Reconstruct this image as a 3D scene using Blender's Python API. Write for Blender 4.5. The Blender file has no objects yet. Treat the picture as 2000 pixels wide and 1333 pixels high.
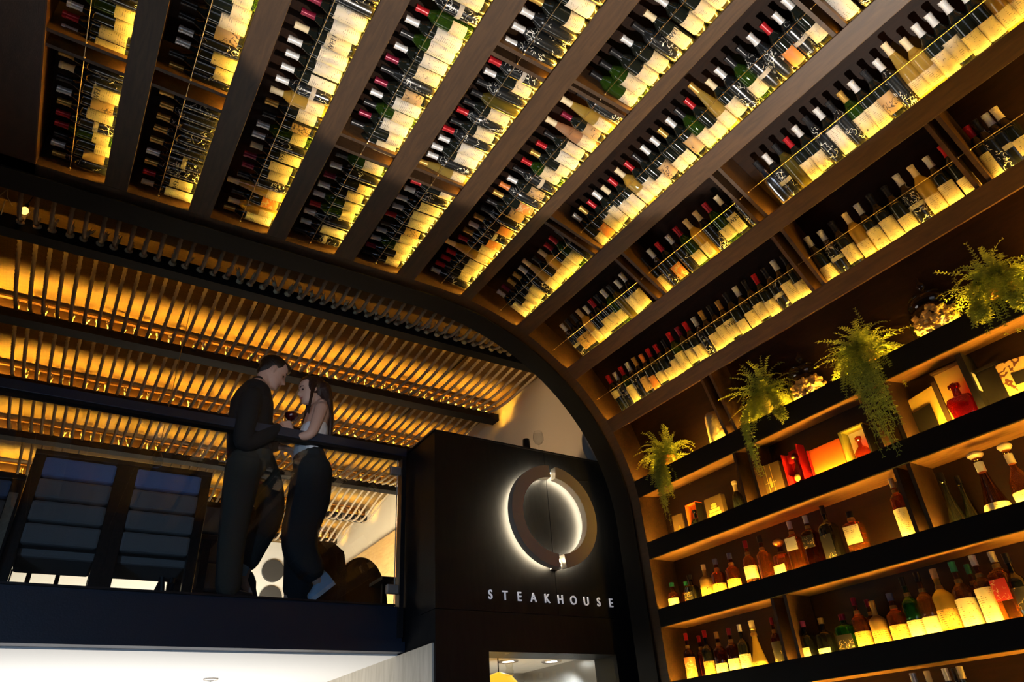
import bpy, bmesh, math, random
from mathutils import Vector, Matrix, noise
R_ = random.Random(7)
PI = math.pi
CZ = 1.6            # eye height; everything below is written relative to the eye and lifted at the end

# ------------------------------------------------------------------ camera, world, lights
RIGHT = Vector((0.84424846, -0.53239132, -0.06167679))
UP = Vector((-0.23789621, -0.47537283, 0.84701007))
FWD = Vector((0.48026028, 0.70041427, 0.52798666))
FPX = 1344.96
SC = bpy.context.scene
cd = bpy.data.cameras.new('camera'); cam = bpy.data.objects.new('camera', cd)
SC.collection.objects.link(cam); SC.camera = cam
cd.sensor_width = 36; cd.lens = 36 * FPX / 2000; cd.clip_start = 0.02
cam.matrix_world = Matrix(((RIGHT.x, UP.x, -FWD.x, 0), (RIGHT.y, UP.y, -FWD.y, 0), (RIGHT.z, UP.z, -FWD.z, CZ), (0, 0, 0, 1)))
SC.view_settings.view_transform = 'Standard'; SC.view_settings.look = 'None'
SC.view_settings.gamma = 1; SC.view_settings.use_curve_mapping = False
SC.view_settings.exposure = 0.0
try:
    SC.cycles.use_denoising = True
    SC.cycles.sample_clamp_indirect = 4; SC.cycles.sample_clamp_direct = 0
    SC.cycles.max_bounces = 8; SC.cycles.caustics_reflective = False; SC.cycles.caustics_refractive = False
    SC.cycles.transparent_max_bounces = 12
except Exception:
    pass
W = bpy.data.worlds.new('world'); SC.world = W; W.use_nodes = True
W.node_tree.nodes['Background'].inputs[0].default_value = (0.35, 0.45, 0.7, 1)
W.node_tree.nodes['Background'].inputs[1].default_value = 0.02

def aim(o, d):
    o.rotation_euler = Vector(d).to_track_quat('-Z', 'Y').to_euler()
def area(name, loc, to, sx, sy, power, col, spread=180):
    l = bpy.data.lights.new(name, 'AREA'); l.shape = 'RECTANGLE'; l.size = sx; l.size_y = sy
    l.energy = power; l.color = col; l.spread = math.radians(spread)
    o = bpy.data.objects.new(name, l); SC.collection.objects.link(o)
    o.location = (loc[0], loc[1], loc[2] + CZ); aim(o, Vector(to) - Vector(loc)); return o
def spot(name, loc, to, power, col, ang, blend=.2, rad=.03):
    l = bpy.data.lights.new(name, 'SPOT'); l.energy = power; l.color = col; l.spot_size = math.radians(ang)
    l.spot_blend = blend; l.shadow_soft_size = rad
    o = bpy.data.objects.new(name, l); SC.collection.objects.link(o)
    o.location = (loc[0], loc[1], loc[2] + CZ); aim(o, Vector(to) - Vector(loc)); return o
# daylight entering from the street front behind the camera
area('daylight_front', (-1.0, -3.2, -0.2), (1.2, 3.4, 2.4), 3.0, 2.2, 17, (0.80, 0.88, 1.0))
# pool of light thrown up on the vault
spot('uplight_vault', (1.25, 0.75, -1.2), (1.3, 0.95, 3.0), 980, (1.0, 0.90, 0.78), 47, 0.08, .04)
# bluish daylight on the balcony front and on the column foot
spot('daylight_left', (-2.6, -0.6, 0.2), (1.2, 4.7, 1.1), 230, (0.45, 0.68, 1.0), 44, .8, .3)
spot('sign_fill_spot', (2.0, 1.2, -1.0), (2.9, 4.07, 1.5), 16, (1.0, .82, .66), 26, .8, .15)  # added lamp without a visible source, brightens the steel ring and letters
spot('couple_fill_spot', (0.3, 1.0, 1.2), (1.2, 4.7, 2.35), 120, (1.0, .90, .82), 17, .6, .12)  # added unseen spot that brightens the couple's skin
spot('daylight_column_foot', (-1.2, -.4, -.4), (2.35, 4.07, .35), 150, (.45, .68, 1.0), 17, .9, .2)
# unseen lamps added in the upper room to wash its end and right walls
area('upper_room_wash', (2.6, 9.6, 1.35), (2.9, 11.0, 2.6), 3.2, 0.5, 130, (1.0, 0.90, 0.74))
area('upper_room_left_wash', (-1.0, 9.6, 1.35), (-1.0, 11.0, 2.6), 3.6, 0.5, 130, (1.0, 0.90, 0.74))
area('upper_room_glow', (2.2, 7.6, 1.15), (3.0, 7.9, 3.0), 1.8, 1.6, 8, (1.0, 0.88, 0.70))
spot('plaster_wash', (1.6, 6.4, 1.3), (3.6, 4.5, 2.65), 330, (1.0, .70, .40), 38, .9, .3)
spot('right_wall_wash', (2.3, 7.6, 1.3), (3.6, 8.4, 2.6), 620, (1.0, .86, .64), 80, .9, .3)
# unseen lamp added below the balcony, brightens the white ceiling
area('lower_room_fill', (0.4, 6.4, -0.8), (0.4, 6.2, 0.7), 3.6, 2.4, 95, (1.0, 0.97, 0.92))

# ------------------------------------------------------------------ pixel helpers (layout only)
def ray(x, y): return FWD + RIGHT * ((x - 1000) / FPX) + UP * ((666.5 - y) / FPX)
def aY(x, y, Y): d = ray(x, y); return d * (Y / d.y)
def aX(x, y, X): d = ray(x, y); return d * (X / d.x)
def aZ(x, y, Z): d = ray(x, y); return d * (Z / d.z)

# ------------------------------------------------------------------ materials
def newmat(name):
    m = bpy.data.materials.new(name); m.use_nodes = True
    return m, m.node_tree, m.node_tree.nodes['Principled BSDF']
def mat(name, col, rough=.5, metal=0, trans=0, coat=0, spec=.5, emit=None, es=0, bump=0, bscale=60, alpha=1, ior=1.45):
    m, t, b = newmat(name)
    b.inputs['Base Color'].default_value = (*col, 1); b.inputs['Roughness'].default_value = rough
    b.inputs['Metallic'].default_value = metal; b.inputs['Transmission Weight'].default_value = trans
    b.inputs['Coat Weight'].default_value = coat; b.inputs['Specular IOR Level'].default_value = spec
    b.inputs['Alpha'].default_value = alpha; b.inputs['IOR'].default_value = ior
    if emit: b.inputs['Emission Color'].default_value = (*emit, 1); b.inputs['Emission Strength'].default_value = es
    if bump:
        n = t.nodes.new('ShaderNodeTexNoise'); n.inputs['Scale'].default_value = bscale; n.inputs['Detail'].default_value = 4
        tc = t.nodes.new('ShaderNodeTexCoord'); t.links.new(tc.outputs['Object'], n.inputs['Vector'])
        bp = t.nodes.new('ShaderNodeBump'); bp.inputs['Strength'].default_value = bump; bp.inputs['Distance'].default_value = .01
        t.links.new(n.outputs[0], bp.inputs['Height']); t.links.new(bp.outputs[0], b.inputs['Normal'])
    return m
def wood(name, c1, c2, rough=.42, scale=(6, 1.2, 6), nscale=5, spec=.5, bump=.15):
    m, t, b = newmat(name)
    tc = t.nodes.new('ShaderNodeTexCoord'); mp = t.nodes.new('ShaderNodeMapping'); mp.inputs['Scale'].default_value = scale
    n = t.nodes.new('ShaderNodeTexNoise'); n.inputs['Scale'].default_value = nscale; n.inputs['Detail'].default_value = 8; n.inputs['Distortion'].default_value = 1.2
    n2 = t.nodes.new('ShaderNodeTexNoise'); n2.inputs['Scale'].default_value = 90; n2.inputs['Detail'].default_value = 3
    r = t.nodes.new('ShaderNodeValToRGB'); r.color_ramp.elements[0].position = .3; r.color_ramp.elements[1].position = .72
    r.color_ramp.elements[0].color = (*c1, 1); r.color_ramp.elements[1].color = (*c2, 1)
    t.links.new(tc.outputs['Object'], mp.inputs[0]); t.links.new(mp.outputs[0], n.inputs['Vector']); t.links.new(mp.outputs[0], n2.inputs['Vector'])
    t.links.new(n.outputs[0], r.inputs[0]); t.links.new(r.outputs[0], b.inputs['Base Color'])
    b.inputs['Roughness'].default_value = rough; b.inputs['Specular IOR Level'].default_value = spec
    bp = t.nodes.new('ShaderNodeBump'); bp.inputs['Strength'].default_value = bump; bp.inputs['Distance'].default_value = .004
    t.links.new(n2.outputs[0], bp.inputs['Height']); t.links.new(bp.outputs[0], b.inputs['Normal'])
    return m
def written(name, base, ink, rough=.55, scale=38, width=.012, rows=True, metal=0, trans=0, stretch=(1, 1, 1), coat=0, patch=.50, lines=0):
    """paper or glass carrying handwriting: contour lines of a noise in the object's own space"""
    m, t, b = newmat(name)
    tc = t.nodes.new('ShaderNodeTexCoord'); oi = t.nodes.new('ShaderNodeObjectInfo')
    mp = t.nodes.new('ShaderNodeMapping'); mp.inputs['Scale'].default_value = stretch
    vm = t.nodes.new('ShaderNodeVectorMath'); vm.operation = 'MULTIPLY_ADD'; vm.inputs[1].default_value = (1, 1, 1)
    cmb = t.nodes.new('ShaderNodeCombineXYZ')
    mul = t.nodes.new('ShaderNodeMath'); mul.operation = 'MULTIPLY'; mul.inputs[1].default_value = 13.7
    t.links.new(oi.outputs['Random'], mul.inputs[0])
    for i in range(3): t.links.new(mul.outputs[0], cmb.inputs[i])
    t.links.new(tc.outputs['Object'], mp.inputs[0]); t.links.new(mp.outputs[0], vm.inputs[0]); t.links.new(cmb.outputs[0], vm.inputs[2])
    n = t.nodes.new('ShaderNodeTexNoise'); n.inputs['Scale'].default_value = scale; n.inputs['Detail'].default_value = 1.5
    t.links.new(vm.outputs[0], n.inputs['Vector'])
    s = t.nodes.new('ShaderNodeMath'); s.operation = 'SUBTRACT'; s.inputs[1].default_value = .5
    a = t.nodes.new('ShaderNodeMath'); a.operation = 'ABSOLUTE'
    l = t.nodes.new('ShaderNodeMath'); l.operation = 'LESS_THAN'; l.inputs[1].default_value = width
    t.links.new(n.outputs[0], s.inputs[0]); t.links.new(s.outputs[0], a.inputs[0]); t.links.new(a.outputs[0], l.inputs[0])
    # writing only in patches
    n2 = t.nodes.new('ShaderNodeTexNoise'); n2.inputs['Scale'].default_value = 16
    t.links.new(vm.outputs[0], n2.inputs['Vector'])
    g = t.nodes.new('ShaderNodeMath'); g.operation = 'GREATER_THAN'; g.inputs[1].default_value = patch
    t.links.new(n2.outputs[0], g.inputs[0])
    f = t.nodes.new('ShaderNodeMath'); f.operation = 'MULTIPLY'
    t.links.new(l.outputs[0], f.inputs[0]); t.links.new(g.outputs[0], f.inputs[1])
    if lines:
        sx = t.nodes.new('ShaderNodeSeparateXYZ'); t.links.new(tc.outputs['Object'], sx.inputs[0])
        wz = t.nodes.new('ShaderNodeMath'); wz.operation = 'PINGPONG'; wz.inputs[1].default_value = .0045; t.links.new(sx.outputs['Z'], wz.inputs[0])
        lz = t.nodes.new('ShaderNodeMath'); lz.operation = 'LESS_THAN'; lz.inputs[1].default_value = .0013; t.links.new(wz.outputs[0], lz.inputs[0])
        m2 = t.nodes.new('ShaderNodeMapping'); m2.inputs['Scale'].default_value = (1, 1, .25); t.links.new(vm.outputs[0], m2.inputs[0])
        n3 = t.nodes.new('ShaderNodeTexNoise'); n3.inputs['Scale'].default_value = 110; n3.inputs['Detail'].default_value = 2; t.links.new(m2.outputs[0], n3.inputs['Vector'])
        g3 = t.nodes.new('ShaderNodeMath'); g3.operation = 'GREATER_THAN'; g3.inputs[1].default_value = .52; t.links.new(n3.outputs[0], g3.inputs[0])
        g4 = t.nodes.new('ShaderNodeMath'); g4.operation = 'LESS_THAN'; g4.inputs[1].default_value = .50; t.links.new(n2.outputs[0], g4.inputs[0])
        p1 = t.nodes.new('ShaderNodeMath'); p1.operation = 'MULTIPLY'; t.links.new(lz.outputs[0], p1.inputs[0]); t.links.new(g3.outputs[0], p1.inputs[1])
        p2 = t.nodes.new('ShaderNodeMath'); p2.operation = 'MULTIPLY'; t.links.new(p1.outputs[0], p2.inputs[0]); t.links.new(g4.outputs[0], p2.inputs[1])
        p3 = t.nodes.new('ShaderNodeMath'); p3.operation = 'MULTIPLY'; p3.inputs[1].default_value = lines; t.links.new(p2.outputs[0], p3.inputs[0])
        f0 = f; f = t.nodes.new('ShaderNodeMath'); f.operation = 'MAXIMUM'; t.links.new(f0.outputs[0], f.inputs[0]); t.links.new(p3.outputs[0], f.inputs[1])
    mx = t.nodes.new('ShaderNodeMix'); mx.data_type = 'RGBA'
    mx.inputs['A'].default_value = (*base, 1); mx.inputs['B'].default_value = (*ink, 1)
    t.links.new(f.outputs[0], mx.inputs['Factor']); t.links.new(mx.outputs['Result'], b.inputs['Base Color'])
    b.inputs['Roughness'].default_value = rough; b.inputs['Metallic'].default_value = metal; b.inputs['Coat Weight'].default_value = coat
    b.inputs['Transmission Weight'].default_value = trans
    return m
LED = (1.0, 0.53, 0.05)
M = dict(
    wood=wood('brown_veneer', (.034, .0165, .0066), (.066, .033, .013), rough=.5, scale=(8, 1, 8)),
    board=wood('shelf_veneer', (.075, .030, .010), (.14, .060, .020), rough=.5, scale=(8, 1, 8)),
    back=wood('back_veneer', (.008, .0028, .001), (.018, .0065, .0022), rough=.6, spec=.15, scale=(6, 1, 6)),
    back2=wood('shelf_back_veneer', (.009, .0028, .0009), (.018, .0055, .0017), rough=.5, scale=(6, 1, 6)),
    board2=wood('lit_shelf_veneer', (.24, .12, .04), (.40, .21, .07), rough=.5, scale=(8, 1, 8)),  # paler copy of shelf_veneer, strip glow on the undersides put into the colour
    fascia_dark=wood('dark_fascia_veneer', (.016, .006, .002), (.030, .012, .004), rough=.6, spec=.2, scale=(3, 1, 3)),
    redwood=wood('reddish_panel', (.045, .016, .006), (.075, .026, .010), rough=.45, scale=(3, 1, 3)),
    black=mat('black_paint', (.005, .005, .006), .6, spec=.2),
    blacksteel=mat('black_steel', (.010, .011, .014), .35, bump=.1, bscale=30),
    bluesteel=mat('navy_steel', (.012, .020, .040), .45, bump=.08, bscale=120),
    led=mat('led', (1, .8, .3), emit=LED, es=165),
    led_wall=mat('led_wall', (1, .8, .3), emit=LED, es=230),
    led_soft=mat('led_soft', (1, .8, .3), emit=LED, es=600),
    led_dim=mat('led_dim', (1, .8, .3), emit=LED, es=34),
    wire=mat('brass_wire', (.55, .42, .25), .35, metal=1),
    kglass=mat('dark_bottle_glass', (.008, .010, .008), .07, coat=.6),
    sglass=written('marker_signed_glass', (.008, .009, .010), (.72, .70, .66), .22, scale=38, width=.013, coat=.4, patch=.52),
    gglass=mat('green_glass', (.10, .22, .03), .08, trans=.75),
    yglass=mat('pale_gold_wine', (.95, .68, .16), .06, trans=.9),
    oglass=mat('olive_glass', (.20, .18, .05), .08, trans=.7),
    pglass=mat('rose_wine', (.95, .52, .30), .07, trans=.85),
    silverglass=mat('silver_bottle', (.75, .76, .80), .16, metal=1),
    cream=written('cream_label', (.80, .72, .56), (.16, .13, .10), scale=42, width=.007, patch=.55, lines=.7),
    white=written('white_label', (.86, .84, .80), (.20, .18, .18), scale=46, width=.006, patch=.57, lines=.8),
    tan=written('kraft_label', (.55, .40, .24), (.08, .06, .05), scale=50, width=.03),
    orange=written('orange_label', (.72, .30, .10), (.75, .62, .40), scale=30, width=.04),
    silverlabel=written('silver_label', (.62, .60, .58), (.1, .1, .1), scale=60, width=.015),
    ink=mat('ink', (.03, .03, .035), .6),
    c_s=mat('capsule_silver', (.74, .73, .72), .3, metal=.35), c_r=mat('capsule_red', (.42, .012, .018), .3, metal=.3),
    c_m=mat('capsule_maroon', (.20, .010, .035), .3, metal=.3), c_g=mat('capsule_gold', (.62, .36, .08), .32, metal=.6),
    c_c=mat('capsule_cream', (.70, .58, .36), .5), c_k=mat('capsule_black', (.012, .012, .014), .3, metal=.2),
    c_o=mat('capsule_orange', (.65, .20, .04), .35), c_t=mat('capsule_teal', (.02, .20, .14), .35),
    c_b=mat('capsule_blue', (.04, .06, .22), .35), c_n=mat('cork', (.55, .36, .18), .8, bump=.4, bscale=200),
    c_p=mat('capsule_magenta', (.45, .06, .22), .35),
    rope=mat('manila_rope', (.44, .32, .19), .85, bump=.6, bscale=400),
    fray=mat('frayed_fibre', (.80, .66, .40), .9),
    skin=mat('skin', (.56, .36, .28), .5), lips=mat('lips', (.40, .14, .12), .45), eye=mat('eye', (.03, .02, .02), .2),
    hair=mat('black_hair', (.010, .007, .006), .42, bump=.5, bscale=150), hair2=mat('dark_brown_hair', (.024, .010, .007), .4, bump=.5, bscale=150),
    knit=mat('black_knit', (.008, .008, .009), .85, bump=.5, bscale=300),
    denim=mat('dark_trousers', (.036, .038, .032), .85, bump=.5, bscale=400),
    navy=mat('navy_trousers', (.010, .015, .019), .85, bump=.4, bscale=400),
    top=mat('white_top', (.74, .78, .86), .7), shoe=mat('white_shoe', (.42, .62, .86), .55), bshoe=mat('black_shoe', (.01, .01, .012), .35),
    sock=mat('pale_blue_sock', (.25, .42, .62), .8),
    glass=mat('clear_glass', (1, 1, 1), .0, trans=1, ior=1.45),
    pane=None, redwine=mat('red_wine', (.05, .004, .006), .05),
    plaster=mat('cream_plaster', (.62, .50, .34), .8, bump=.1, bscale=8),
    wallcream=mat('bright_wall', (.82, .76, .66), .85),
    ceilwhite=mat('white_ceiling', (.80, .79, .77), .8),
    chrome=mat('brushed_steel', (.66, .60, .55), .42, metal=.75), steel=mat('kitchen_steel', (.45, .44, .42), .3, metal=1, bump=.1, bscale=12),
    letter=mat('letter_white', (.80, .80, .84), .4, emit=(.8, .8, .9), es=.25),
    halo=mat('halo_led', (1, 1, .9), emit=(1.0, .84, .56), es=85),
    downlight=mat('downlight', (1, 1, 1), emit=(1, .97, .9), es=14),
    leaf=mat('fern_leaf', (.42, .50, .07), .6), leaf2=mat('fern_leaf_dark', (.28, .38, .07), .6),
    terracotta=mat('ochre_pot', (.55, .24, .05), .6, bump=.3, bscale=20), vase=mat('green_vase', (.22, .20, .05), .25, coat=.3),
    stone=mat('pitted_stone', (.72, .58, .30), .9, bump=1.0, bscale=35),
    cork=mat('cork_pile', (.86, .62, .30), .8, bump=.4, bscale=200),
    jar=mat('jar_glass', (1, .95, .8), .02, trans=1),
    bluefab=mat('navy_upholstery', (.26, .40, .74), .85, bump=.3, bscale=250), greyfab=mat('grey_upholstery', (.30, .28, .27), .9, bump=.3, bscale=250),
    darkwood=wood('dark_chair_wood', (.016, .010, .007), (.034, .020, .013), rough=.3),
    palewood=wood('pale_leg_wood', (.32, .25, .17), (.46, .37, .26), rough=.4), oak=wood('oak_panel', (.45, .24, .07), (.62, .36, .12), rough=.45, scale=(1, 1, 8)),
    leather=mat('tan_leather', (.20, .07, .025), .5, bump=.3, bscale=90), leather2=mat('brown_leather', (.085, .045, .018), .45, bump=.25, bscale=40),
    disc=mat('dark_disc', (.05, .045, .04), .6), floor=mat('dark_floor', (.03, .025, .02), .4),
    yellowlamp=mat('yellow_glass_shade', (1, .6, .05), .2, emit=(1, .5, .03), es=1.6),
)
def pane_mat():
    m, t, b = newmat('railing_glass')
    for n in list(t.nodes): 
        if n.type != 'OUTPUT_MATERIAL': t.nodes.remove(n)
    out = [n for n in t.nodes if n.type == 'OUTPUT_MATERIAL'][0]
    tr = t.nodes.new('ShaderNodeBsdfTransparent'); tr.inputs[0].default_value = (.84, .88, .90, 1)
    gl = t.nodes.new('ShaderNodeBsdfGlossy'); gl.inputs['Roughness'].default_value = 0.0
    fr = t.nodes.new('ShaderNodeFresnel'); fr.inputs[0].default_value = 1.52
    ad = t.nodes.new('ShaderNodeMath'); ad.operation = 'MULTIPLY'; ad.inputs[1].default_value = 2.0
    mx = t.nodes.new('ShaderNodeMixShader')
    ge = t.nodes.new('ShaderNodeNewGeometry'); inv = t.nodes.new('ShaderNodeMath'); inv.operation = 'SUBTRACT'; inv.inputs[0].default_value = 1; m2 = t.nodes.new('ShaderNodeMath'); m2.operation = 'MULTIPLY'
    t.links.new(ge.outputs['Backfacing'], inv.inputs[1]); t.links.new(inv.outputs[0], m2.inputs[1])
    t.links.new(fr.outputs[0], ad.inputs[0]); t.links.new(ad.outputs[0], m2.inputs[0]); t.links.new(m2.outputs[0], mx.inputs[0])
    t.links.new(tr.outputs[0], mx.inputs[1]); t.links.new(gl.outputs[0], mx.inputs[2]); t.links.new(mx.outputs[0], out.inputs[0])
    return m
M['pane'] = pane_mat()
def thin(name, tint, body=0, bcol=None, refl=1.6, rough=.02):
    """clear or liquid-filled glass: straight-through transparency, translucent body, Fresnel gloss"""
    m, t, b = newmat(name)
    for n in list(t.nodes):
        if n.type != 'OUTPUT_MATERIAL': t.nodes.remove(n)
    out = [n for n in t.nodes if n.type == 'OUTPUT_MATERIAL'][0]
    N = t.nodes.new; K = t.links.new
    tr = N('ShaderNodeBsdfTransparent'); tr.inputs[0].default_value = (*tint, 1)
    gl = N('ShaderNodeBsdfGlossy'); gl.inputs['Roughness'].default_value = rough
    fr = N('ShaderNodeFresnel'); fr.inputs[0].default_value = 1.5
    mu = N('ShaderNodeMath'); mu.operation = 'MULTIPLY'; mu.inputs[1].default_value = refl
    mx = N('ShaderNodeMixShader'); src = tr
    if body:
        tl = N('ShaderNodeBsdfTranslucent'); tl.inputs[0].default_value = (*bcol, 1); df = N('ShaderNodeBsdfDiffuse'); df.inputs[0].default_value = (*bcol, 1)
        m0 = N('ShaderNodeMixShader'); m0.inputs[0].default_value = .35; K(tl.outputs[0], m0.inputs[1]); K(df.outputs[0], m0.inputs[2])
        m1 = N('ShaderNodeMixShader'); m1.inputs[0].default_value = body; K(tr.outputs[0], m1.inputs[1]); K(m0.outputs[0], m1.inputs[2]); src = m1
    ge = N('ShaderNodeNewGeometry'); inv = N('ShaderNodeMath'); inv.operation = 'SUBTRACT'; inv.inputs[0].default_value = 1; m2 = N('ShaderNodeMath'); m2.operation = 'MULTIPLY'
    K(ge.outputs['Backfacing'], inv.inputs[1]); K(inv.outputs[0], m2.inputs[1]); K(fr.outputs[0], mu.inputs[0]); K(mu.outputs[0], m2.inputs[0]); K(m2.outputs[0], mx.inputs[0]); K(src.outputs[0], mx.inputs[1]); K(gl.outputs[0], mx.inputs[2]); K(mx.outputs[0], out.inputs[0])
    return m
M['jar'] = thin('jar_glass', (.98, .96, .90), refl=1.7); M['glass'] = thin('clear_glass', (.95, .96, .97), refl=1.8)
M['yglass'] = thin('pale_gold_wine', (.90, .72, .25), .5, (.95, .72, .18)); M['pglass'] = thin('rose_wine', (.90, .62, .40), .55, (.95, .60, .35))
M['gglass'] = thin('green_glass', (.20, .34, .06), .35, (.10, .24, .03)); M['oglass'] = thin('olive_glass', (.35, .32, .08), .45, (.30, .26, .06))
def woven():
    m, t, b = newmat('woven_ceiling')
    tc = t.nodes.new('ShaderNodeTexCoord')
    br = t.nodes.new('ShaderNodeTexBrick'); br.offset = .5
    br.inputs['Scale'].default_value = 22; br.inputs['Mortar Size'].default_value = .012
    br.inputs['Color1'].default_value = (.19, .11, .024, 1); br.inputs['Color2'].default_value = (.155, .085, .019, 1); br.inputs['Mortar'].default_value = (.07, .03, .012, 1)
    br.inputs['Brick Width'].default_value = .9; br.inputs['Row Height'].default_value = .28
    t.links.new(tc.outputs['Object'], br.inputs['Vector']); t.links.new(br.outputs[0], b.inputs['Base Color']); b.inputs['Roughness'].default_value = .8
    return m
M['woven'] = woven()

# ------------------------------------------------------------------ mesh helpers
def V(*a): return Vector(a)
def box(bm, c0, c1):
    x0, y0, z0 = c0; x1, y1, z1 = c1
    vs = [bm.verts.new(p) for p in ((x0,y0,z0),(x1,y0,z0),(x1,y1,z0),(x0,y1,z0),(x0,y0,z1),(x1,y0,z1),(x1,y1,z1),(x0,y1,z1))]
    for f in ((0,3,2,1),(4,5,6,7),(0,1,5,4),(1,2,6,5),(2,3,7,6),(3,0,4,7)): bm.faces.new([vs[i] for i in f])
def prism(bm, poly, axis_a, axis_b):
    """extrude polygon points (Vectors) from axis_a offset to axis_b offset"""
    a = [bm.verts.new(p + axis_a) for p in poly]; b = [bm.verts.new(p + axis_b) for p in poly]
    n = len(poly)
    bm.faces.new(a[::-1]); bm.faces.new(b)
    for i in range(n): bm.faces.new([a[i], a[(i + 1) % n], b[(i + 1) % n], b[i]])
def lathe(bm, prof, seg=20, close=True, mtx=None, square=0, sy=1.0):
    rings = []
    for r, z in prof:
        ring = []
        for i in range(seg):
            a = 2 * PI * (i + .5) / seg; c, s = math.cos(a), math.sin(a)
            k = 1
            if square: k = 1 / (abs(c) ** square + abs(s) ** square) ** (1 / square)
            p = V(r * c * k, r * s * k * sy, z)
            ring.append(bm.verts.new(mtx @ p if mtx else p))
        rings.append(ring)
    for a, b in zip(rings, rings[1:]):
        for i in range(seg): bm.faces.new([a[i], a[(i + 1) % seg], b[(i + 1) % seg], b[i]])
    if close: bm.faces.new(rings[0][::-1]); bm.faces.new(rings[-1])
def tube(bm, pts, rad, seg=8, caps=True, upv=None, flat=1.0):
    """rad: number or list; list items may be (ra, rb)"""
    n = len(pts); rings = []
    ref = Vector(upv) if upv else None
    for i, p in enumerate(pts):
        t = (pts[min(i + 1, n - 1)] - pts[max(i - 1, 0)]).normalized()
        if ref is None: ref = V(0, 0, 1) if abs(t.z) < .9 else V(1, 0, 0)
        b = (ref - t * ref.dot(t)).normalized(); a = t.cross(b)
        if upv is None: ref = b
        r = rad[i] if isinstance(rad, (list, tuple)) else rad
        ra, rb = r if isinstance(r, (list, tuple)) else (r, r * flat)
        rings.append([bm.verts.new(p + a * (ra * math.cos(2 * PI * k / seg)) + b * (rb * math.sin(2 * PI * k / seg))) for k in range(seg)])
    for a, b in zip(rings, rings[1:]):
        for k in range(seg): bm.faces.new([a[k], a[(k + 1) % seg], b[(k + 1) % seg], b[k]])
    if caps: bm.faces.new(rings[0][::-1]); bm.faces.new(rings[-1])
def ball(bm, c, r, seg=12, sc=(1, 1, 1), rot=None):
    m = Matrix.Translation(c) @ (rot.to_4x4() if rot else Matrix.Identity(4)) @ Matrix.Diagonal((r * sc[0], r * sc[1], r * sc[2], 1))
    bmesh.ops.create_uvsphere(bm, u_segments=seg, v_segments=max(6, seg // 2 + 2), radius=1, matrix=m)
def mesh(name, bm, mats, smooth=False, auto=True):
    me = bpy.data.meshes.new(name)
    bmesh.ops.recalc_face_normals(bm, faces=bm.faces)
    bm.to_mesh(me); bm.free()
    for m in (mats if isinstance(mats, (list, tuple)) else [mats]): me.materials.append(m)
    if smooth:
        for p in me.polygons: p.use_smooth = True
        if auto:
            try: me.set_sharp_from_angle(angle=math.radians(40))
            except Exception: pass
    return me
def link(name, me, parent=None, loc=None):
    o = bpy.data.objects.new(name, me); SC.collection.objects.link(o)
    if parent: o.parent = parent
    if loc is not None: o.location = loc
    return o
def obj(name, bm, m, parent=None, smooth=False, bevel=0, loc=None):
    o = link(name, mesh(name, bm, m, smooth), parent, loc)
    if bevel:
        md = o.modifiers.new('bevel', 'BEVEL'); md.width = bevel; md.segments = 2; md.limit_method = 'ANGLE'
    return o
def tag(o, label, cat, group=None, kind=None):
    if label: o['label'] = label
    if cat: o['category'] = cat
    if group: o['group'] = group
    if kind: o['kind'] = kind
    return o
def thing(name, label, cat, loc=(0, 0, 0), group=None):
    o = bpy.data.objects.new(name, None); SC.collection.objects.link(o); o.location = loc; o.empty_display_size = .1
    return tag(o, label, cat, group)
def struct(name, bm, m, label=None, smooth=False, bevel=0):
    o = obj(name, bm, m, None, smooth, bevel); o['kind'] = 'structure'
    if label: o['label'] = label
    return o
def bx(name, c0, c1, m, parent=None, bevel=0):
    bm = bmesh.new(); box(bm, c0, c1); return obj(name, bm, m, parent, bevel=bevel)

# ------------------------------------------------------------------ the vault profile
YE, YN = 3.60, -1.2          # bays run from the arch end (YE) towards and past the camera (YN)
Z0, XW = 3.0, 3.5
AX, BZ = 1.71, 1.51
def prof(s):
    """profile point and outward normal for ratio s = X/Z (s may exceed the arc)"""
    # flat part
    if s * Z0 <= XW - AX: return V(s * Z0, 0, Z0), V(0, 0, 1)
    if XW / s <= Z0 - BZ: return V(XW, 0, XW / s), V(1, 0, 0)
    lo, hi = 0.0, PI / 2
    for _ in range(40):
        a = (lo + hi) / 2; x = XW - AX + AX * math.sin(a); z = Z0 - BZ + BZ * math.cos(a)
        if x / z < s: lo = a
        else: hi = a
    n = V(math.sin(a) / AX, 0, math.cos(a) / BZ).normalized()
    return V(x, 0, z), n
ROWS = [(-.098, -.058), (.0535, .0955), (.210, .249), (.3585, .403), (.5105, .555), (.684, .715), (.882, .9345), (1.139, 1.205), (1.480, 1.565),
        (1.972, 2.131), (2.672, 2.934), (4.07, 4.70), (8.45, 11.8), (-40, -11.5)]
class Row: pass
rows = []
for k, (l, r) in enumerate(ROWS):
    w = Row()
    if k < 13:
        w.L, n1 = prof(l); w.R, n2 = prof(r)
        if k == 12: w.L = V(XW, 0, .4175); w.R = V(XW, 0, .297)
    else:
        w.L = V(XW, 0, -.055); w.R = V(XW, 0, -.175)
    w.e = (w.L - w.R).normalized(); w.n = V(w.e.z, 0, -w.e.x)      # outward
    rows.append(w)
DEP = .235
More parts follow.
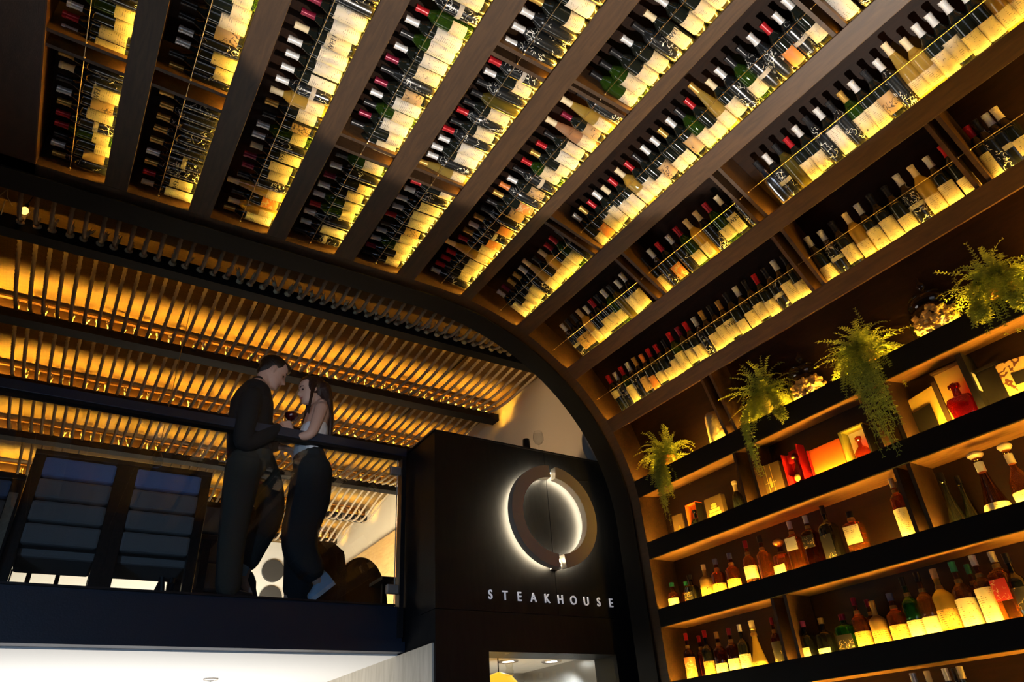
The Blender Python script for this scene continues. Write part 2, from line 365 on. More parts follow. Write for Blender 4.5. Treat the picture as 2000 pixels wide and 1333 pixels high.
# row 0 neighbour: right edge of the wide panel on the far left
P0R, _ = prof(-.209)
prev = Row(); prev.R = P0R; prev.L = V(-3.2, 0, Z0); prev.e = V(-1, 0, 0); prev.n = V(0, 0, 1)
ROWNAME = ['leftmost ceiling row', 'second ceiling row', 'third ceiling row', 'fourth ceiling row', 'fifth ceiling row',
           'sixth ceiling row', 'seventh ceiling row', 'eighth ceiling row', 'ninth row above ferns']
SHN = ['leftmost narrow board of the bottle ceiling', 'second board of the bottle ceiling', 'third board of the bottle ceiling', 'fourth board of the bottle ceiling',
       'fifth board of the bottle ceiling', 'sixth board of the bottle ceiling', 'seventh board, where the ceiling starts to curve', 'eighth board, on the curve of the vault',
       'lowest wine board, directly above the hanging ferns', 'shelf carrying the ferns and cork jars', 'shelf carrying the opened gift boxes', 'whisky shelf under the gift boxes',
       'long liquor shelf under the whisky shelf', 'lowest shelf, cut by the bottom edge']
# divider pixel positions on each row's bottle-base line (or on the fascia top)
DIV = {0: [(246, 123), (241, 150)], 1: [(441, 192), (432, 222)], 3: [(771, 309), (759, 330)], 4: [(1074, 141), (1065, 162), (903, 369), (891, 387)],
       5: [(1222, 216), (1215, 228)], 6: [(1170, 489), (1161, 501), (1649, 51), (1628, 69)], 7: [(1491, 417), (1476, 432), (1293, 570), (1279, 582)],
       8: [(1607, 555), (1586, 567), (1931, 351), (1907, 366)], 9: [(1436, 840), (1418, 849)], 10: [(1482, 973), (1455, 984), (1766, 857), (1722, 875)],
       11: [(1817, 1032), (1790, 1042)], 12: [(1559, 1286), (1533, 1292)]}
def lineY(w, px, py, dep=0.0, s=0.0):
    """Y where the pixel ray meets the row's line L + e*s + n*dep (best fit in the X-Z plane)"""
    P = w.L + w.e * s + w.n * dep; d = ray(px, py)
    t = (P.x * d.x + P.z * d.z) / (d.x * d.x + d.z * d.z)
    return d.y * t
OFF = .03      # board surface lies this far behind the lip
def quad(bm, a, b, c, d, y0, y1): prism(bm, [a, b, c, d], V(0, y0, 0), V(0, y1, 0))
def arclip(w, k): return w
for k, w in enumerate(rows):
    p = prev if k == 0 else rows[k - 1]
    root = thing('display_shelf', ('dark brown wooden ' if k < 9 else 'dark wooden ') + SHN[k], 'shelf', (w.L.x, YE, w.L.z), 'display shelves of the vault')
    def loc(o): o.matrix_parent_inverse = Matrix.Translation(-V(w.L.x, YE, w.L.z)); return o
    e, n, L, Rr = w.e, w.n, w.L, w.R
    bm = bmesh.new(); quad(bm, L, L + n * .018, Rr + n * .018, Rr, YN, YE); loc(obj('fascia', bm, M['wood'] if k < 9 else M['black'], root, bevel=.002))
    t1 = L - e * OFF; 
    bm = bmesh.new()
    thick = (L - Rr).length - OFF - (.008 if k < 8 else .004)
    quad(bm, t1 + n * .018, t1 + n * DEP, t1 + n * DEP - e * (thick if k >= 8 else .03), t1 + n * .018 - e * (thick if k >= 8 else .03), YN, YE)
    if k < 8:
        u = Rr + e * .006
        quad(bm, u + e * .02 + n * .018, u + e * .02 + n * DEP, u + n * DEP, u + n * .018, YN, YE)
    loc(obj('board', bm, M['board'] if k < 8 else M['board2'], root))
    # LED strip behind the lip
    bm = bmesh.new(); q = t1 + e * .001
    quad(bm, q + n * .019, q + n * .029, q + n * .029 + e * .005, q + n * .019 + e * .005, YN + .05, YE - .02); loc(obj('led_strip', bm, M['led'] if k < 9 else M['led_wall'], root))
    # back panel up to the previous board
    bm = bmesh.new(); up = p.R - p.e * 0 + p.n * DEP; bk = t1 + n * DEP
    quad(bm, bk - e * .02, bk - e * .02 + n * .015, up + p.n * .015 + p.e * .02, up + p.e * .02, YN, YE); loc(obj('back_panel', bm, M['back'] if k < 10 or k == 13 else M['back2'], root))
    # dividers
    for px, py in DIV.get(k, []):
        y = lineY(w, px, py)
        bm = bmesh.new(); quad(bm, t1 + n * .012, t1 + n * (DEP - .005), p.R + p.n * (DEP - .005) + p.e * .004, p.R + p.n * .02 + p.e * .004, y - .010, y + .010)
        loc(obj('divider', bm, M['wood'], root))
    if k < 9:
        bm = bmesh.new()
        wp = L + e * .175 + n * .018; ys = [YE - .02] + sorted([lineY(w, *d) for d in DIV.get(k, [])], reverse=True) + [YN]
        tube(bm, [wp + V(0, YE - .01, 0), wp + V(0, YN, 0)], .0016, 6)
        for y in ys[:-1]: ball(bm, wp + V(0, y - .012, 0), .006, 8)
        loc(obj('retaining_wire', bm, M['wire'], root, True))
# wide panel left of the first row + its edge trim
bm = bmesh.new(); box(bm, (-3.4, YN, Z0), (P0R.x, YE + .09, Z0 + .26)); struct('ceiling', bm, M['redwood'], 'dark reddish wooden ceiling panel left of the bottle rows')
bm = bmesh.new(); box(bm, (P0R.x - .008, YN, Z0 - .004), (P0R.x, YE, Z0)); struct('trim_1', bm, M['board'])
# end rib and black rear trim following the profile
def profpts(inner, n=26):
    pts = [V(-3.4, 0, Z0), V(0, 0, Z0), V(1, 0, Z0)]
    for i in range(n + 1):
        a = PI / 2 * i / n; pts.append(V(XW - AX + AX * math.sin(a), 0, Z0 - BZ + BZ * math.cos(a)))
    pts += [V(XW, 0, .8), V(XW, 0, 0), V(XW, 0, -1.6)]
    out = []
    for i, p in enumerate(pts):
        t = (pts[min(i + 1, len(pts) - 1)] - pts[max(i - 1, 0)]).normalized(); nn = V(-t.z, 0, t.x)
        if nn.dot(p - V(1.5, 0, 0)) < 0: nn = -nn
        out.append(p + nn * inner)
    return out
def rib(name, i0, i1, y0, y1, m, label=None):
    a, b = profpts(i0), profpts(i1); bm = bmesh.new(); va, vb = [], []
    for s, y in ((0, y0), (1, y1)):
        va.append([bm.verts.new((p.x, y, p.z)) for p in a]); vb.append([bm.verts.new((p.x, y, p.z)) for p in b])
    for i in range(len(a) - 1):
        bm.faces.new([va[0][i], va[0][i+1], va[1][i+1], va[1][i]]); bm.faces.new([vb[0][i], vb[1][i], vb[1][i+1], vb[0][i+1]])
        bm.faces.new([va[0][i], vb[0][i], vb[0][i+1], va[0][i+1]]); bm.faces.new([va[1][i], va[1][i+1], vb[1][i+1], vb[1][i]])
    return struct(name, bm, m, label, smooth=True)
rib('trim_2', 0.0, .25, YE, YE + .09, M['wood'], 'brown wooden end rib of the vault')
rib('trim_3', -.012, .25, YE + .09, YE + .27, M['black'], 'black arch edge behind the end rib')

# ------------------------------------------------------------------ wine bottles
BP = [(.0335, 0), (.0375, .004), (.038, .02), (.038, .185), (.0365, .197), (.031, .209), (.022, .224), (.0165, .236), (.0146, .25), (.0144, .285), (.0163, .286), (.0163, .298), (.012, .300)]
BURG = [(.035, 0), (.040, .004), (.041, .02), (.041, .145), (.0395, .165), (.034, .19), (.026, .213), (.0185, .236), (.0150, .255), (.0144, .285), (.0163, .286), (.0163, .298), (.012, .300)]
RHEIN = [(.032, 0), (.0355, .004), (.0365, .02), (.0365, .12), (.034, .16), (.029, .195), (.0225, .235), (.0165, .275), (.0145, .30), (.0144, .322), (.0160, .323), (.0160, .333), (.012, .335)]
def bmesh_lathe(name, pr, seg=22, **k):
    bm = bmesh.new(); lathe(bm, pr, seg, **k); return mesh(name, bm, None, True)
SHAPES = {}
for nm, pr in (('b', BP), ('u', BURG), ('r', RHEIN)):
    top = pr[-1][1]; z0 = top - .062
    g = bmesh_lathe('bottle_glass', pr)
    cp = [(r + .0008, z) for r, z in pr if z > z0 and z < top - .002]
    r0 = next(pr[i][0] + (pr[i+1][0] - pr[i][0]) * (z0 - pr[i][1]) / (pr[i+1][1] - pr[i][1]) for i in range(len(pr)-1) if pr[i][1] <= z0 <= pr[i+1][1])
    cp = [(r0 + .0008, z0)] + cp + [(.0165, top + .001), (.010, top + .002)]
    SHAPES[nm] = (g, bmesh_lathe('capsule', cp), pr[3][0] if nm != 'r' else pr[3][0])
def label_mesh(r, z0, z1, ang=200, seg=16, r1=None):
    bm = bmesh.new(); a0 = -PI / 2 - math.radians(ang) / 2; rings = []
    for z in (z0, z1):
        rr = r
        rings.append([bm.verts.new((rr * math.cos(a0 + math.radians(ang) * i / seg), rr * math.sin(a0 + math.radians(ang) * i / seg), z)) for i in range(seg + 1)])
    for i in range(seg): bm.faces.new([rings[0][i], rings[0][i+1], rings[1][i+1], rings[1][i]])
    bmesh.ops.solidify(bm, geom=bm.faces[:], thickness=.0004)
    return mesh('label', bm, None, True)
LAB = {}
def get_label(r, z0, z1, ang=200):
    key = (round(r, 4), round(z0, 3), round(z1, 3), ang)
    if key not in LAB: LAB[key] = label_mesh(r + .0007, z0, z1, ang)
    return LAB[key]
def curved_text(body, size, r, z, m):
    cu = bpy.data.curves.new('t', 'FONT'); cu.body = body; cu.size = size; cu.align_x = 'CENTER'; cu.resolution_u = 2; cu.offset = .0006
    o = bpy.data.objects.new('t', cu); SC.collection.objects.link(o)
    me = bpy.data.meshes.new_from_object(o.evaluated_get(bpy.context.evaluated_depsgraph_get()))
    bpy.data.objects.remove(o)
    for v in me.vertices:
        a = v.co.x / r - PI / 2; v.co = Vector((r * math.cos(a), r * math.sin(a), z + v.co.y))
    me.materials.clear(); me.materials.append(m); return me
NEWEN = curved_text('NEWEN', .034, .0390, .118, M['ink'])
def setm(o, m):
    o.material_slots[0].link = 'OBJECT'; o.material_slots[0].material = m
for s in SHAPES.values():
    for me in s[:2]: me.materials.clear(); me.materials.append(M['kglass'])
LTXT = dict(C='cream label', W='tall white label', N='cream label headed NEWEN', D='silver marker writing', B='narrow silver band label', T='small kraft label',
            O='orange patterned label', H='cream neck-high label', G='olive glass, no label', Y='pale gold glass', P='pale rose glass', S='bare silver finish')
CTXT = dict(s='silver cap', r='red cap', m='maroon cap', g='gold cap', c='cream cap', k='black cap', w='clear neck', o='orange cap')
ORD = ['first', 'second', 'third', 'fourth', 'fifth', 'sixth', 'seventh', 'eighth', 'ninth', 'tenth', 'eleventh', 'twelfth', 'thirteenth', 'fourteenth', 'fifteenth', 'sixteenth',
       'seventeenth', 'eighteenth', 'nineteenth', 'twentieth'] + ['twenty-' + s for s in ('first', 'second', 'third', 'fourth', 'fifth', 'sixth', 'seventh', 'eighth', 'ninth')] + ['thirtieth'] + \
      ['thirty-' + s for s in ('first', 'second', 'third', 'fourth', 'fifth', 'sixth', 'seventh', 'eighth', 'ninth')] + ['fortieth'] + ['forty-' + s for s in ('first', 'second', 'third', 'fourth', 'fifth', 'sixth', 'seventh', 'eighth', 'ninth')]
def wine(w, y, code, rowk, idx):
    lc, cc = code[0], code[1]; green = len(code) > 2
    sh = 'b'
    if lc in 'DO' and R_.random() < .35: sh = 'u'
    if lc in 'YP': sh = R_.choice('bbr')
    if lc == 'S': sh = 'u'
    g, cap, r = SHAPES[sh]
    kind = 'signed dark bottle' if lc == 'D' else 'wine bottle'
    rn = ROWNAME[rowk]
    lab = f"{kind}, {CTXT[cc]}, {LTXT[lc]}, {ORD[idx]} from arch, {rn}"
    if green: lab = lab.replace('wine bottle', 'green bottle', 1)
    root = bpy.data.objects.new('wine_bottle', g); SC.collection.objects.link(root)
    tag(root, lab, 'bottle', 'wine bottles in the ' + rn)
    gm = 'kglass'
    if green or (lc in 'C' and R_.random() < .12): gm = 'gglass'
    gm = {'D': 'sglass', 'B': 'sglass', 'Y': 'yglass', 'P': 'pglass', 'G': 'oglass', 'S': 'silverglass'}.get(lc, gm)
    setm(root, M[gm])
    P = w.L - w.e * OFF + w.n * (.034 + r + R_.uniform(0, .006)) + V(0, y, 0)
    xa = Vector((0, -1, 0)); za = w.e; ya = za.cross(xa)           # local -Y looks into the room
    if ya.dot(w.n) < 0: xa = -xa; ya = za.cross(xa)
    tw = Matrix.Rotation(R_.uniform(-.28, .28), 3, 'Z')
    m3 = Matrix((xa, ya, za)).transposed() @ tw
    sc = R_.uniform(1.01, 1.08)
    m4 = m3.to_4x4(); m4.translation = P + V(0, R_.uniform(-.004, .004), 0)
    root.matrix_world = m4 @ Matrix.Scale(sc, 4)
    if cc != 'w' or lc == 'P':
        c = link('capsule', cap, root); setm(c, M['c_' + (cc if cc != 'w' else 'c')])
    else:
        c = link('capsule', cap, root); setm(c, M['c_c'])
    zr = None
    if lc == 'C' or lc == 'N': a = R_.choice((.028, .034, .045)); zr = (a, a + (.115 if lc == 'N' else R_.choice((.078, .095, .11, .12)))); lm = 'cream'
    if lc == 'W': zr = (.03, R_.choice((.16, .175))); lm = 'white'
    if lc == 'B': zr = (.105, .128); lm = 'silverlabel'
    if lc == 'T': zr = (.05, .15); lm = 'tan'
    if lc == 'O': zr = (.035, .13); lm = 'orange'
    if lc == 'H': zr = (.125, .18); lm = 'cream'
    if lc in 'Y': zr = (.035, .12); lm = 'cream'
    if lc in 'P': zr = (.03, .15); lm = 'cream'
    if sh == 'r' and zr: zr = (zr[0], min(zr[1], .118))
    if sh == 'u' and zr: zr = (zr[0], min(zr[1], .142))
    if zr:
        q = link('label', get_label(r, *zr, R_.choice((128, 140, 152)) if lc in 'YBO' else R_.choice((138, 150, 165, 178))), root); setm(q, M[lm])
        if lc == 'N':
            q2 = link('lettering', NEWEN, q)
    return root
def split(s): return s.split()
SEG = [
 (0, 355, 160, 'Dg Ts Ck Cr Br Cg Ts Nk Dc Dg'), (0, 116, -8, 'Cs Cr Cs Ck Dk Dk'),
 (1, 402, 232, 'Wc Nr Dg Bs Dg Dg Dg Dg Dg'), (1, 183, -10, 'Dg Ck Cs Ds Tk Ck Cg Ck Cs'),
 (2, 446, 3, 'Wg Yw Ok Yw Dk Cm Cm Nc Ds Cs Tk Cg Yw Bs Ws Ws Ws Nc Wm Wm Dg Dg'),
 (3, 483, 345, 'Bk Ws Ds Cr Cs Cs Cm Ds Ck'), (3, 306, 0, 'Cs Ck Wm Ckg Ws Tm Dk Cm Ws Wkg Ws Cr Bs Ck Ck'),
 (4, 525, 393, 'Ck Cm Cs Cs Tk Wr Ws Ws Ds Cr'), (4, 361, 174, 'Yg Ds Ws Ws Dr Ck Dr Ck Gk Dk Cs Br'), (4, 137, 8, 'Ds Ds Ds Cg Wk Dk'),
 (5, 568, 240, 'Ds Cr Cr Cr Yc Cr Og Bs Og Dk Tk Og Do Ts Bk Crg Cg Wr Ck Pw Tm Yc Dk'), (5, 207, 12, 'Ckg Ckg Ck Cs Dk Nc Cs Cg Cr'),
 (6, 619, 509, 'Ws Cm Cg Cg Ds Yw Ck Yc Cr Crg Dk'), (6, 480, 88, 'Cs Og Cr Cs Cc Cr Yw Cr Ck Ts Cs Cg Ts Ckg Cr Yg Cc Ds Ckg Bk Ds Or Bs Cs'), (6, 40, -20, 'Wk Dk Dk'),
 (7, 694, 602, 'Bs Tk Tk Yw Cs Cr Ck Cs Gk Ws Cs'), (7, 572, 442, 'Ck Ds Or Ds Cr Yw Dc Cr Nc Ds'),
 (7, 396, 6, 'Sk Bs Gk Cr Cs Dk Ws Dk Cgg Cs Tk Ds Yc Yc Cs Cs Cs Cs Yc Yc Cc'),
 (8, 802, 578, 'Hr Ds Cr Ds Tg Oo Cr Cr Ck Cr Cm Cr Ds Cg Ck Ng Ck Cs Ck Cr Bk Cs Ck'), (8, 546, 374, 'Cs Bs Ck Yc Cs Ck Ck Bs Yc Cs Cr'), (8, 340, 306, 'Cr Dk Bs Cc')]
LINE = {0: [(267, 0), (207, 360)], 1: [(504, 0), (450, 168)], 2: [(741, 0), (552, 400)], 3: [(966, 0), (714, 400)], 4: [(1188, 0), (900, 372)], 5: [(1407, 20), (906, 576)],
        6: [(1700, 15), (1026, 621)], 7: [(2000, 48), (1137, 696)], 8: [(1994, 315), (1400, 687)]}
cnt = {}
for k, y0, y1, codes in SEG:
    w = rows[k]; (ax, ay), (bx_, by) = LINE[k]; f = lambda y: ax + (bx_ - ax) * (y - ay) / (by - ay)
    c = split(codes); Y0 = lineY(w, f(y0), y0, .03); Y1 = lineY(w, f(y1), y1, .03)
    lim = YE - .05
    Y0 = min(Y0, lim)
    for i, code in enumerate(c):
        idx = cnt.get(k, 0); cnt[k] = idx + 1
        wine(w, Y0 + (Y1 - Y0) * i / (len(c) - 1), code, k, idx)
# ------------------------------------------------------------------ liquor bottles on the lower wall shelves
def shelf_pt(k, px, py, dep=.075):
    """point on the shelf surface behind the fascia top of row k"""
    w = rows[k]; y = lineY(w, px, py, dep * .6)
    return w.L - w.e * OFF + w.n * dep + V(0, y, 0)
FACT = {9: [(1937, 587), (1239, 939)], 10: [(1933, 792), (1263, 1059)], 11: [(1928, 1000), (1300, 1186)], 12: [(1969, 1209), (1358, 1326)]}
def fy(k, px):
    if k == 13: return 1470 - .075 * (px - 1778)
    (ax, ay), (bx_, by) = FACT[k]; return ay + (by - ay) * (px - ax) / (bx_ - ax)
def liquor(k, px, h, r, glass, capm, labm, label, style='round', lz=(.08, .45), dep=.085, neckf=.30, capf=.14, shoulder=.12, sy=1.0, lang=190, fill=None, stopper=None):
    P = shelf_pt(k, px, fy(k, px), dep)
    if k == 13: P.y = aX(px, 1312, XW + dep).y
    root = thing('liquor_bottle', label, 'bottle', P, 'liquor bottles on the wall shelves')
    root.rotation_euler = (0, 0, -PI / 2 + R_.uniform(-.15, .25))
    rn = r * .30 if h > .2 else r * .34
    hs = h * (1 - neckf - shoulder); sq = 5 if style == 'square' else (3 if style == 'soft' else 0)
    if style == 'cone':
        pr = [(r * .9, 0), (r, .006), (r * 1.0, h * .10), (r * .85, h * .22), (r * .55, h * .42), (rn * 1.1, h * .62), (rn, h * .70), (rn, h * .82), (rn * 1.2, h * .83), (rn * 1.2, h * .86)]
    elif style == 'globe':
        pr = [(r * .5, 0), (r * .72, .004), (r * .95, h * .13), (r, h * .26), (r * .93, h * .40), (r * .6, h * .52), (rn, h * .60), (rn, h * .80), (rn * 1.2, h * .81), (rn * 1.2, h * .86)]
    else:
        pr = [(r * .9, 0), (r, .005), (r, hs), (r * .95, hs + h * shoulder * .25), (r * .72, hs + h * shoulder * .62), (rn * 1.15, hs + h * shoulder), (rn, hs + h * (shoulder + .03)), (rn * .95, h * .97), (rn, h * .98), (rn * .8, h)]
    if sq:
        bm = bmesh.new(); pb = [p for p in pr if p[1] <= hs + h * shoulder * .7]; lathe(bm, pb, 28, square=sq, sy=sy); 
        pn = [(r * .5, hs * .95)] + [p for p in pr if p[1] > hs + h * shoulder * .5]; lathe(bm, pn, 18)
    else:
        bm = bmesh.new(); lathe(bm, pr, 26, sy=sy)
    obj('glass_body', bm, M[glass], root, True)
    if stopper:
        bm = bmesh.new(); z = pr[-1][1]; lathe(bm, [(rn * .9, z - .004), (rn * 1.5, z + .004), (rn * 2.0, z + .014), (rn * 2.0, z + .022), (rn * 1.2, z + .034), (rn * .4, z + .038)], 16); obj('stopper', bm, M[stopper], root, True)
    bm = bmesh.new(); z0 = h * (1 - capf) if not stopper else h * .66; z1 = h * 1.004 if not stopper else h * .80
    lathe(bm, [(rn * 1.02 + .0012, z0), (rn + .0022, z1), (rn * .8, z1 + .001)], 18); obj('cap', bm, M[capm], root, True)
    if h > .24 and not stopper and glass != 'kglass':
        bm = bmesh.new(); zb = hs + h * shoulder; lathe(bm, [(rn * 1.17 + .0012, zb), (rn * 1.10 + .0022, zb + .010), (rn * 1.0 + .002, zb + .018)], 18); obj('neck_band', bm, M['c_g'], root, True)
    if labm:
        if sq:
            bm = bmesh.new(); kk = 1.0; wdt = r * .80
            box(bm, (-wdt, -r * sy * 1.012 - .0006, h * lz[0]), (wdt, -r * sy * .97, h * lz[1])); obj('label', bm, M[labm], root)
        else:
            bm = bmesh.new(); a0 = -PI / 2 - math.radians(lang) / 2; rg = []
            def rad_at(z):
                for (ra, za), (rb, zb) in zip(pr, pr[1:]):
                    if za <= z <= zb: return ra + (rb - ra) * (z - za) / max(zb - za, 1e-6)
                return r
            for j in range(7):
                z = h * (lz[0] + (lz[1] - lz[0]) * j / 6); rr = rad_at(z) + .0009
                rg.append([bm.verts.new((rr * math.cos(a0 + math.radians(lang) * i / 18), rr * sy * math.sin(a0 + math.radians(lang) * i / 18), z)) for i in range(19)])
            for a, b in zip(rg, rg[1:]):
                for i in range(18): bm.faces.new([a[i], a[i+1], b[i+1], b[i]])
            obj('label', bm, M[labm], root, True)
    return root
M['amber'] = thin('amber_spirit', (.72, .36, .09), .10, (.90, .40, .07), refl=2.2)
M['amberdark'] = thin('amberdark_spirit', (.42, .15, .04), .03, (.40, .10, .015), refl=2.2)
M['orangeamber'] = thin('orangeamber_spirit', (.68, .20, .045), .12, (.92, .26, .03), refl=2.2)
M['redspirit'] = thin('redspirit_spirit', (.45, .05, .03), .05, (.60, .03, .015), refl=2.2)
M['goldpaint'] = mat('gold_lacquer', (.62, .40, .12), .3, metal=.5)
M['goldlabel'] = written('gold_label', (.75, .46, .12), (.10, .05, .02), scale=50, width=.012, lines=1)
M['cream2'] = written('plain_cream_label', (.80, .70, .50), (.22, .12, .06), scale=60, width=.006, patch=.6, lines=.9)
M['blacklabel'] = written('black_label', (.015, .014, .014), (.65, .48, .22), scale=55, width=.016)
M['redlabel'] = written('red_label', (.55, .03, .02), (.75, .55, .3), scale=55, width=.016)
M['emerald'] = thin('emerald_spirit', (.10, .42, .10), .12, (.03, .32, .05), refl=2.2)
L = liquor
# whisky shelf
L(11, 1311, .19, .040, 'orangeamber', 'c_t', 'cream2', 'small copper whisky bottle, green cap, leftmost on the whisky shelf')
L(11, 1332, .185, .034, 'orangeamber', 'c_t', None, 'small copper bottle half hidden behind the leftmost whisky bottle', dep=.15)
L(11, 1347, .20, .043, 'kglass', 'c_k', 'blacklabel', 'squat black-labelled bottle with brown cap near left end of whisky shelf', 'soft')
L(11, 1377, .235, .042, 'goldpaint', 'c_c', 'goldlabel', 'opaque gold bottle with tan cap left of the two blue-capped bottles', lz=(.08, .40))
L(11, 1401, .245, .045, 'orangeamber', 'c_b', 'goldlabel', 'left one of the two blue-capped copper whisky bottles', lz=(.06, .36))
L(11, 1430, .25, .045, 'orangeamber', 'c_b', 'goldlabel', 'right one of the two blue-capped copper whisky bottles', lz=(.06, .36))
L(11, 1465, .29, .040, 'amber', 'c_m', 'cream2', 'tall amber whisky with cream label and maroon cap on the whisky shelf', lz=(.20, .46))
L(11, 1494, .29, .043, 'amber', 'c_k', None, 'amber whisky bottle with black cap and printed glass, beside the squat decanter')
L(11, 1527, .20, .048, 'amber', 'c_g', 'cream2', 'squat faceted whisky decanter with gold stopper and cream label', 'soft', neckf=.22, lz=(.05, .42), stopper='c_g')
L(11, 1557, .31, .042, 'amber', 'c_s', 'silverlabel', 'tall square amber whisky with slanted silver label', 'square', lz=(.45, .68), neckf=.24)
L(11, 1590, .31, .042, 'amberdark', 'c_s', 'blacklabel', 'dark square whisky with slanted black label, silver cap', 'square', lz=(.40, .62), neckf=.24)
L(11, 1627, .33, .044, 'kglass', 'c_k', 'blacklabel', 'tall black square whisky bottle beside the clear square bottle', 'square', lz=(.10, .5), neckf=.26)
L(11, 1674, .25, .052, 'amber', 'c_k', 'cream2', 'wide clear square whisky bottle with cream label and brush writing', 'square', lz=(.30, .68), neckf=.20, shoulder=.10, sy=.8)
L(11, 1772, .34, .040, 'orangeamber', 'c_c', 'cream2', 'tall copper whisky with cream label beside the shelf divider', lz=(.04, .52), neckf=.22)
L(11, 1862, .30, .046, 'kglass', 'c_k', 'goldlabel', 'dark decanter bottle with low gold label right of the divider', 'cone', lz=(.03, .12), dep=.13)
L(11, 1888, .27, .040, 'kglass', 'c_k', None, 'plain dark bottle standing behind the dark decanter', 'cone', dep=.17)
L(11, 1944, .34, .060, 'amberdark', 'c_s', 'cream2', 'teardrop cognac decanter with glass stopper and glowing base', 'cone', lz=(.02, .20), stopper='c_c')
L(11, 2004, .33, .052, 'amber', 'c_c', 'cream2', 'decanter cut by the right edge of the picture on whisky shelf', 'globe', lz=(.05, .25), stopper='c_c')
# long liquor shelf
L(12, 1347, .30, .036, 'amberdark', 'c_r', 'orange', 'leftmost bottle of the long liquor shelf, red cap, orange and white label', lz=(.04, .52))
L(12, 1366, .28, .034, 'redspirit', 'c_r', None, 'red-tinted bottle tucked behind the leftmost two liquor bottles', dep=.15)
L(12, 1384, .29, .038, 'kglass', 'c_r', 'goldlabel', 'dark bottle with red cap and gold label, long liquor shelf', lz=(.03, .38))
L(12, 1407, .265, .040, 'amberdark', 'c_g', 'cream2', 'bottle with gold cap and wide cream label, long liquor shelf', lz=(.04, .32))
L(12, 1432, .27, .039, 'amberdark', 'c_m', 'cream2', 'bottle with maroon cap and cream label, long liquor shelf', lz=(.04, .36))
L(12, 1454, .275, .035, 'kglass', 'c_s', 'cream2', 'slim bottle with silver cap and cream label, long liquor shelf', lz=(.04, .40))
L(12, 1479, .28, .050, 'yglass', 'c_c', 'goldlabel', 'round-shouldered pale gold cognac bottle with tan cap', 'cone', lz=(.04, .2))
L(12, 1519, .27, .030, 'redspirit', 'c_m', 'blacklabel', 'slim ruby bottle standing against the liquor shelf divider', lz=(.04, .52))
L(12, 1577, .215, .042, 'kglass', 'c_p', 'cream2', 'dark bottle with magenta cap right of the divider', 'soft', lz=(.03, .36))
L(12, 1613, .21, .043, 'kglass', 'c_g', 'cream2', 'dark bottle with gold cap beside the green squat bottle', 'soft', lz=(.03, .28))
L(12, 1655, .205, .050, 'emerald', 'c_m', 'blacklabel', 'squat emerald green bottle with black label', 'soft', lz=(.12, .50), neckf=.22)
L(12, 1686, .27, .040, 'orangeamber', 'c_m', 'goldlabel', 'copper bottle with maroon cap and gold label, front one', lz=(.04, .38))
L(12, 1705, .26, .036, 'orangeamber', 'c_m', None, 'copper bottle with maroon cap, half hidden behind its neighbours', dep=.16)
L(12, 1720, .235, .042, 'goldpaint', 'c_g', 'goldlabel', 'opaque gold bottle on the long liquor shelf', lz=(.08, .40))
L(12, 1758, .25, .046, 'orangeamber', 'c_b', 'goldlabel', 'copper bottle with dark blue cap on the long liquor shelf', lz=(.06, .40))
L(12, 1792, .31, .041, 'emerald', 'c_k', 'cream2', 'tall emerald bottle with low cream label', lz=(.02, .34))
L(12, 1823, .315, .042, 'amber', 'c_k', 'cream2', 'tall amber bottle with black cap and low cream label', lz=(.02, .34))
L(12, 1857, .31, .046, 'yglass', 'c_n', 'goldlabel', 'broad pale gold tequila bottle with cork-coloured cap', lz=(.14, .40))
L(12, 1898, .32, .044, 'amber', 'c_t', 'cream2', 'amber single malt with teal capsule and cream label', lz=(.06, .48))
L(12, 1918, .31, .036, 'amber', 'c_t', None, 'amber bottle with teal cap behind the cream-labelled bottles', dep=.17)
L(12, 1942, .325, .044, 'amber', 'c_s', 'cream2', 'amber malt with silver neck and large cream label', lz=(.06, .55))
L(12, 1981, .32, .044, 'amber', 'c_c', 'redlabel', 'square amber whisky with red slanted label', 'square', lz=(.34, .62), neckf=.22)
L(12, 2006, .30, .040, 'kglass', 'c_k', 'blacklabel', 'dark bottle at the right edge of long liquor shelf', lz=(.2, .5))
for px, cm_, nm, d in ((1780, 'c_s', 'first', .08), (1809, 'c_c', 'second', .08), (1846, 'c_s', 'third', .08), (1864, 'c_k', 'fourth', .15), (1876, 'c_c', 'fifth', .08)):
    L(13, px, .358, .040, 'kglass', cm_, 'cream2', nm + ' bottle neck from the left on the lowest, cut-off shelf', dep=d)

# ------------------------------------------------------------------ ferns
def leafstem(bm, pts, ll, droop=.35):
    n = len(pts)
    for i in range(1, n):
        p = pts[i]; t = (pts[i] - pts[i - 1]).normalized()
        side = t.cross(V(R_.uniform(-.3, .3), R_.uniform(-.3, .3), 1) if abs(t.z) < .8 else V(1, .2, .2)).normalized()
        nn = side.cross(t).normalized()
        s = ll * (1 - .6 * i / n) * R_.uniform(.8, 1.15)
        for sg in (-1, 1):
            d = (side * sg * .85 + t * .6 + nn * R_.uniform(-droop, droop)).normalized(); wv = nn.cross(d).normalized() * s * .2
            a = p; b = p + d * s * .5; c = p + d * s
            vs = [bm.verts.new(a), bm.verts.new(b + wv), bm.verts.new(c), bm.verts.new(b - wv)]
            bm.faces.new(vs)
    for a, b in zip(pts, pts[1:]):
        q = (b - a).normalized().cross(V(1, 0, .3)).normalized() * .0012
        bm.faces.new([bm.verts.new(a - q), bm.verts.new(a + q), bm.verts.new(b + q), bm.verts.new(b - q)])
def frond(bm, base, dirv, length, grav, ll, n=16):
    p = base.copy(); d = dirv.normalized(); pts = [p.copy()]
    for i in range(n):
        d = (d + V(0, 0, -grav / n) + V(R_.uniform(-.05, .05), R_.uniform(-.05, .05), R_.uniform(-.05, .05))).normalized()
        p = p + d * (length / n); pts.append(p.copy())
    leafstem(bm, pts, ll)
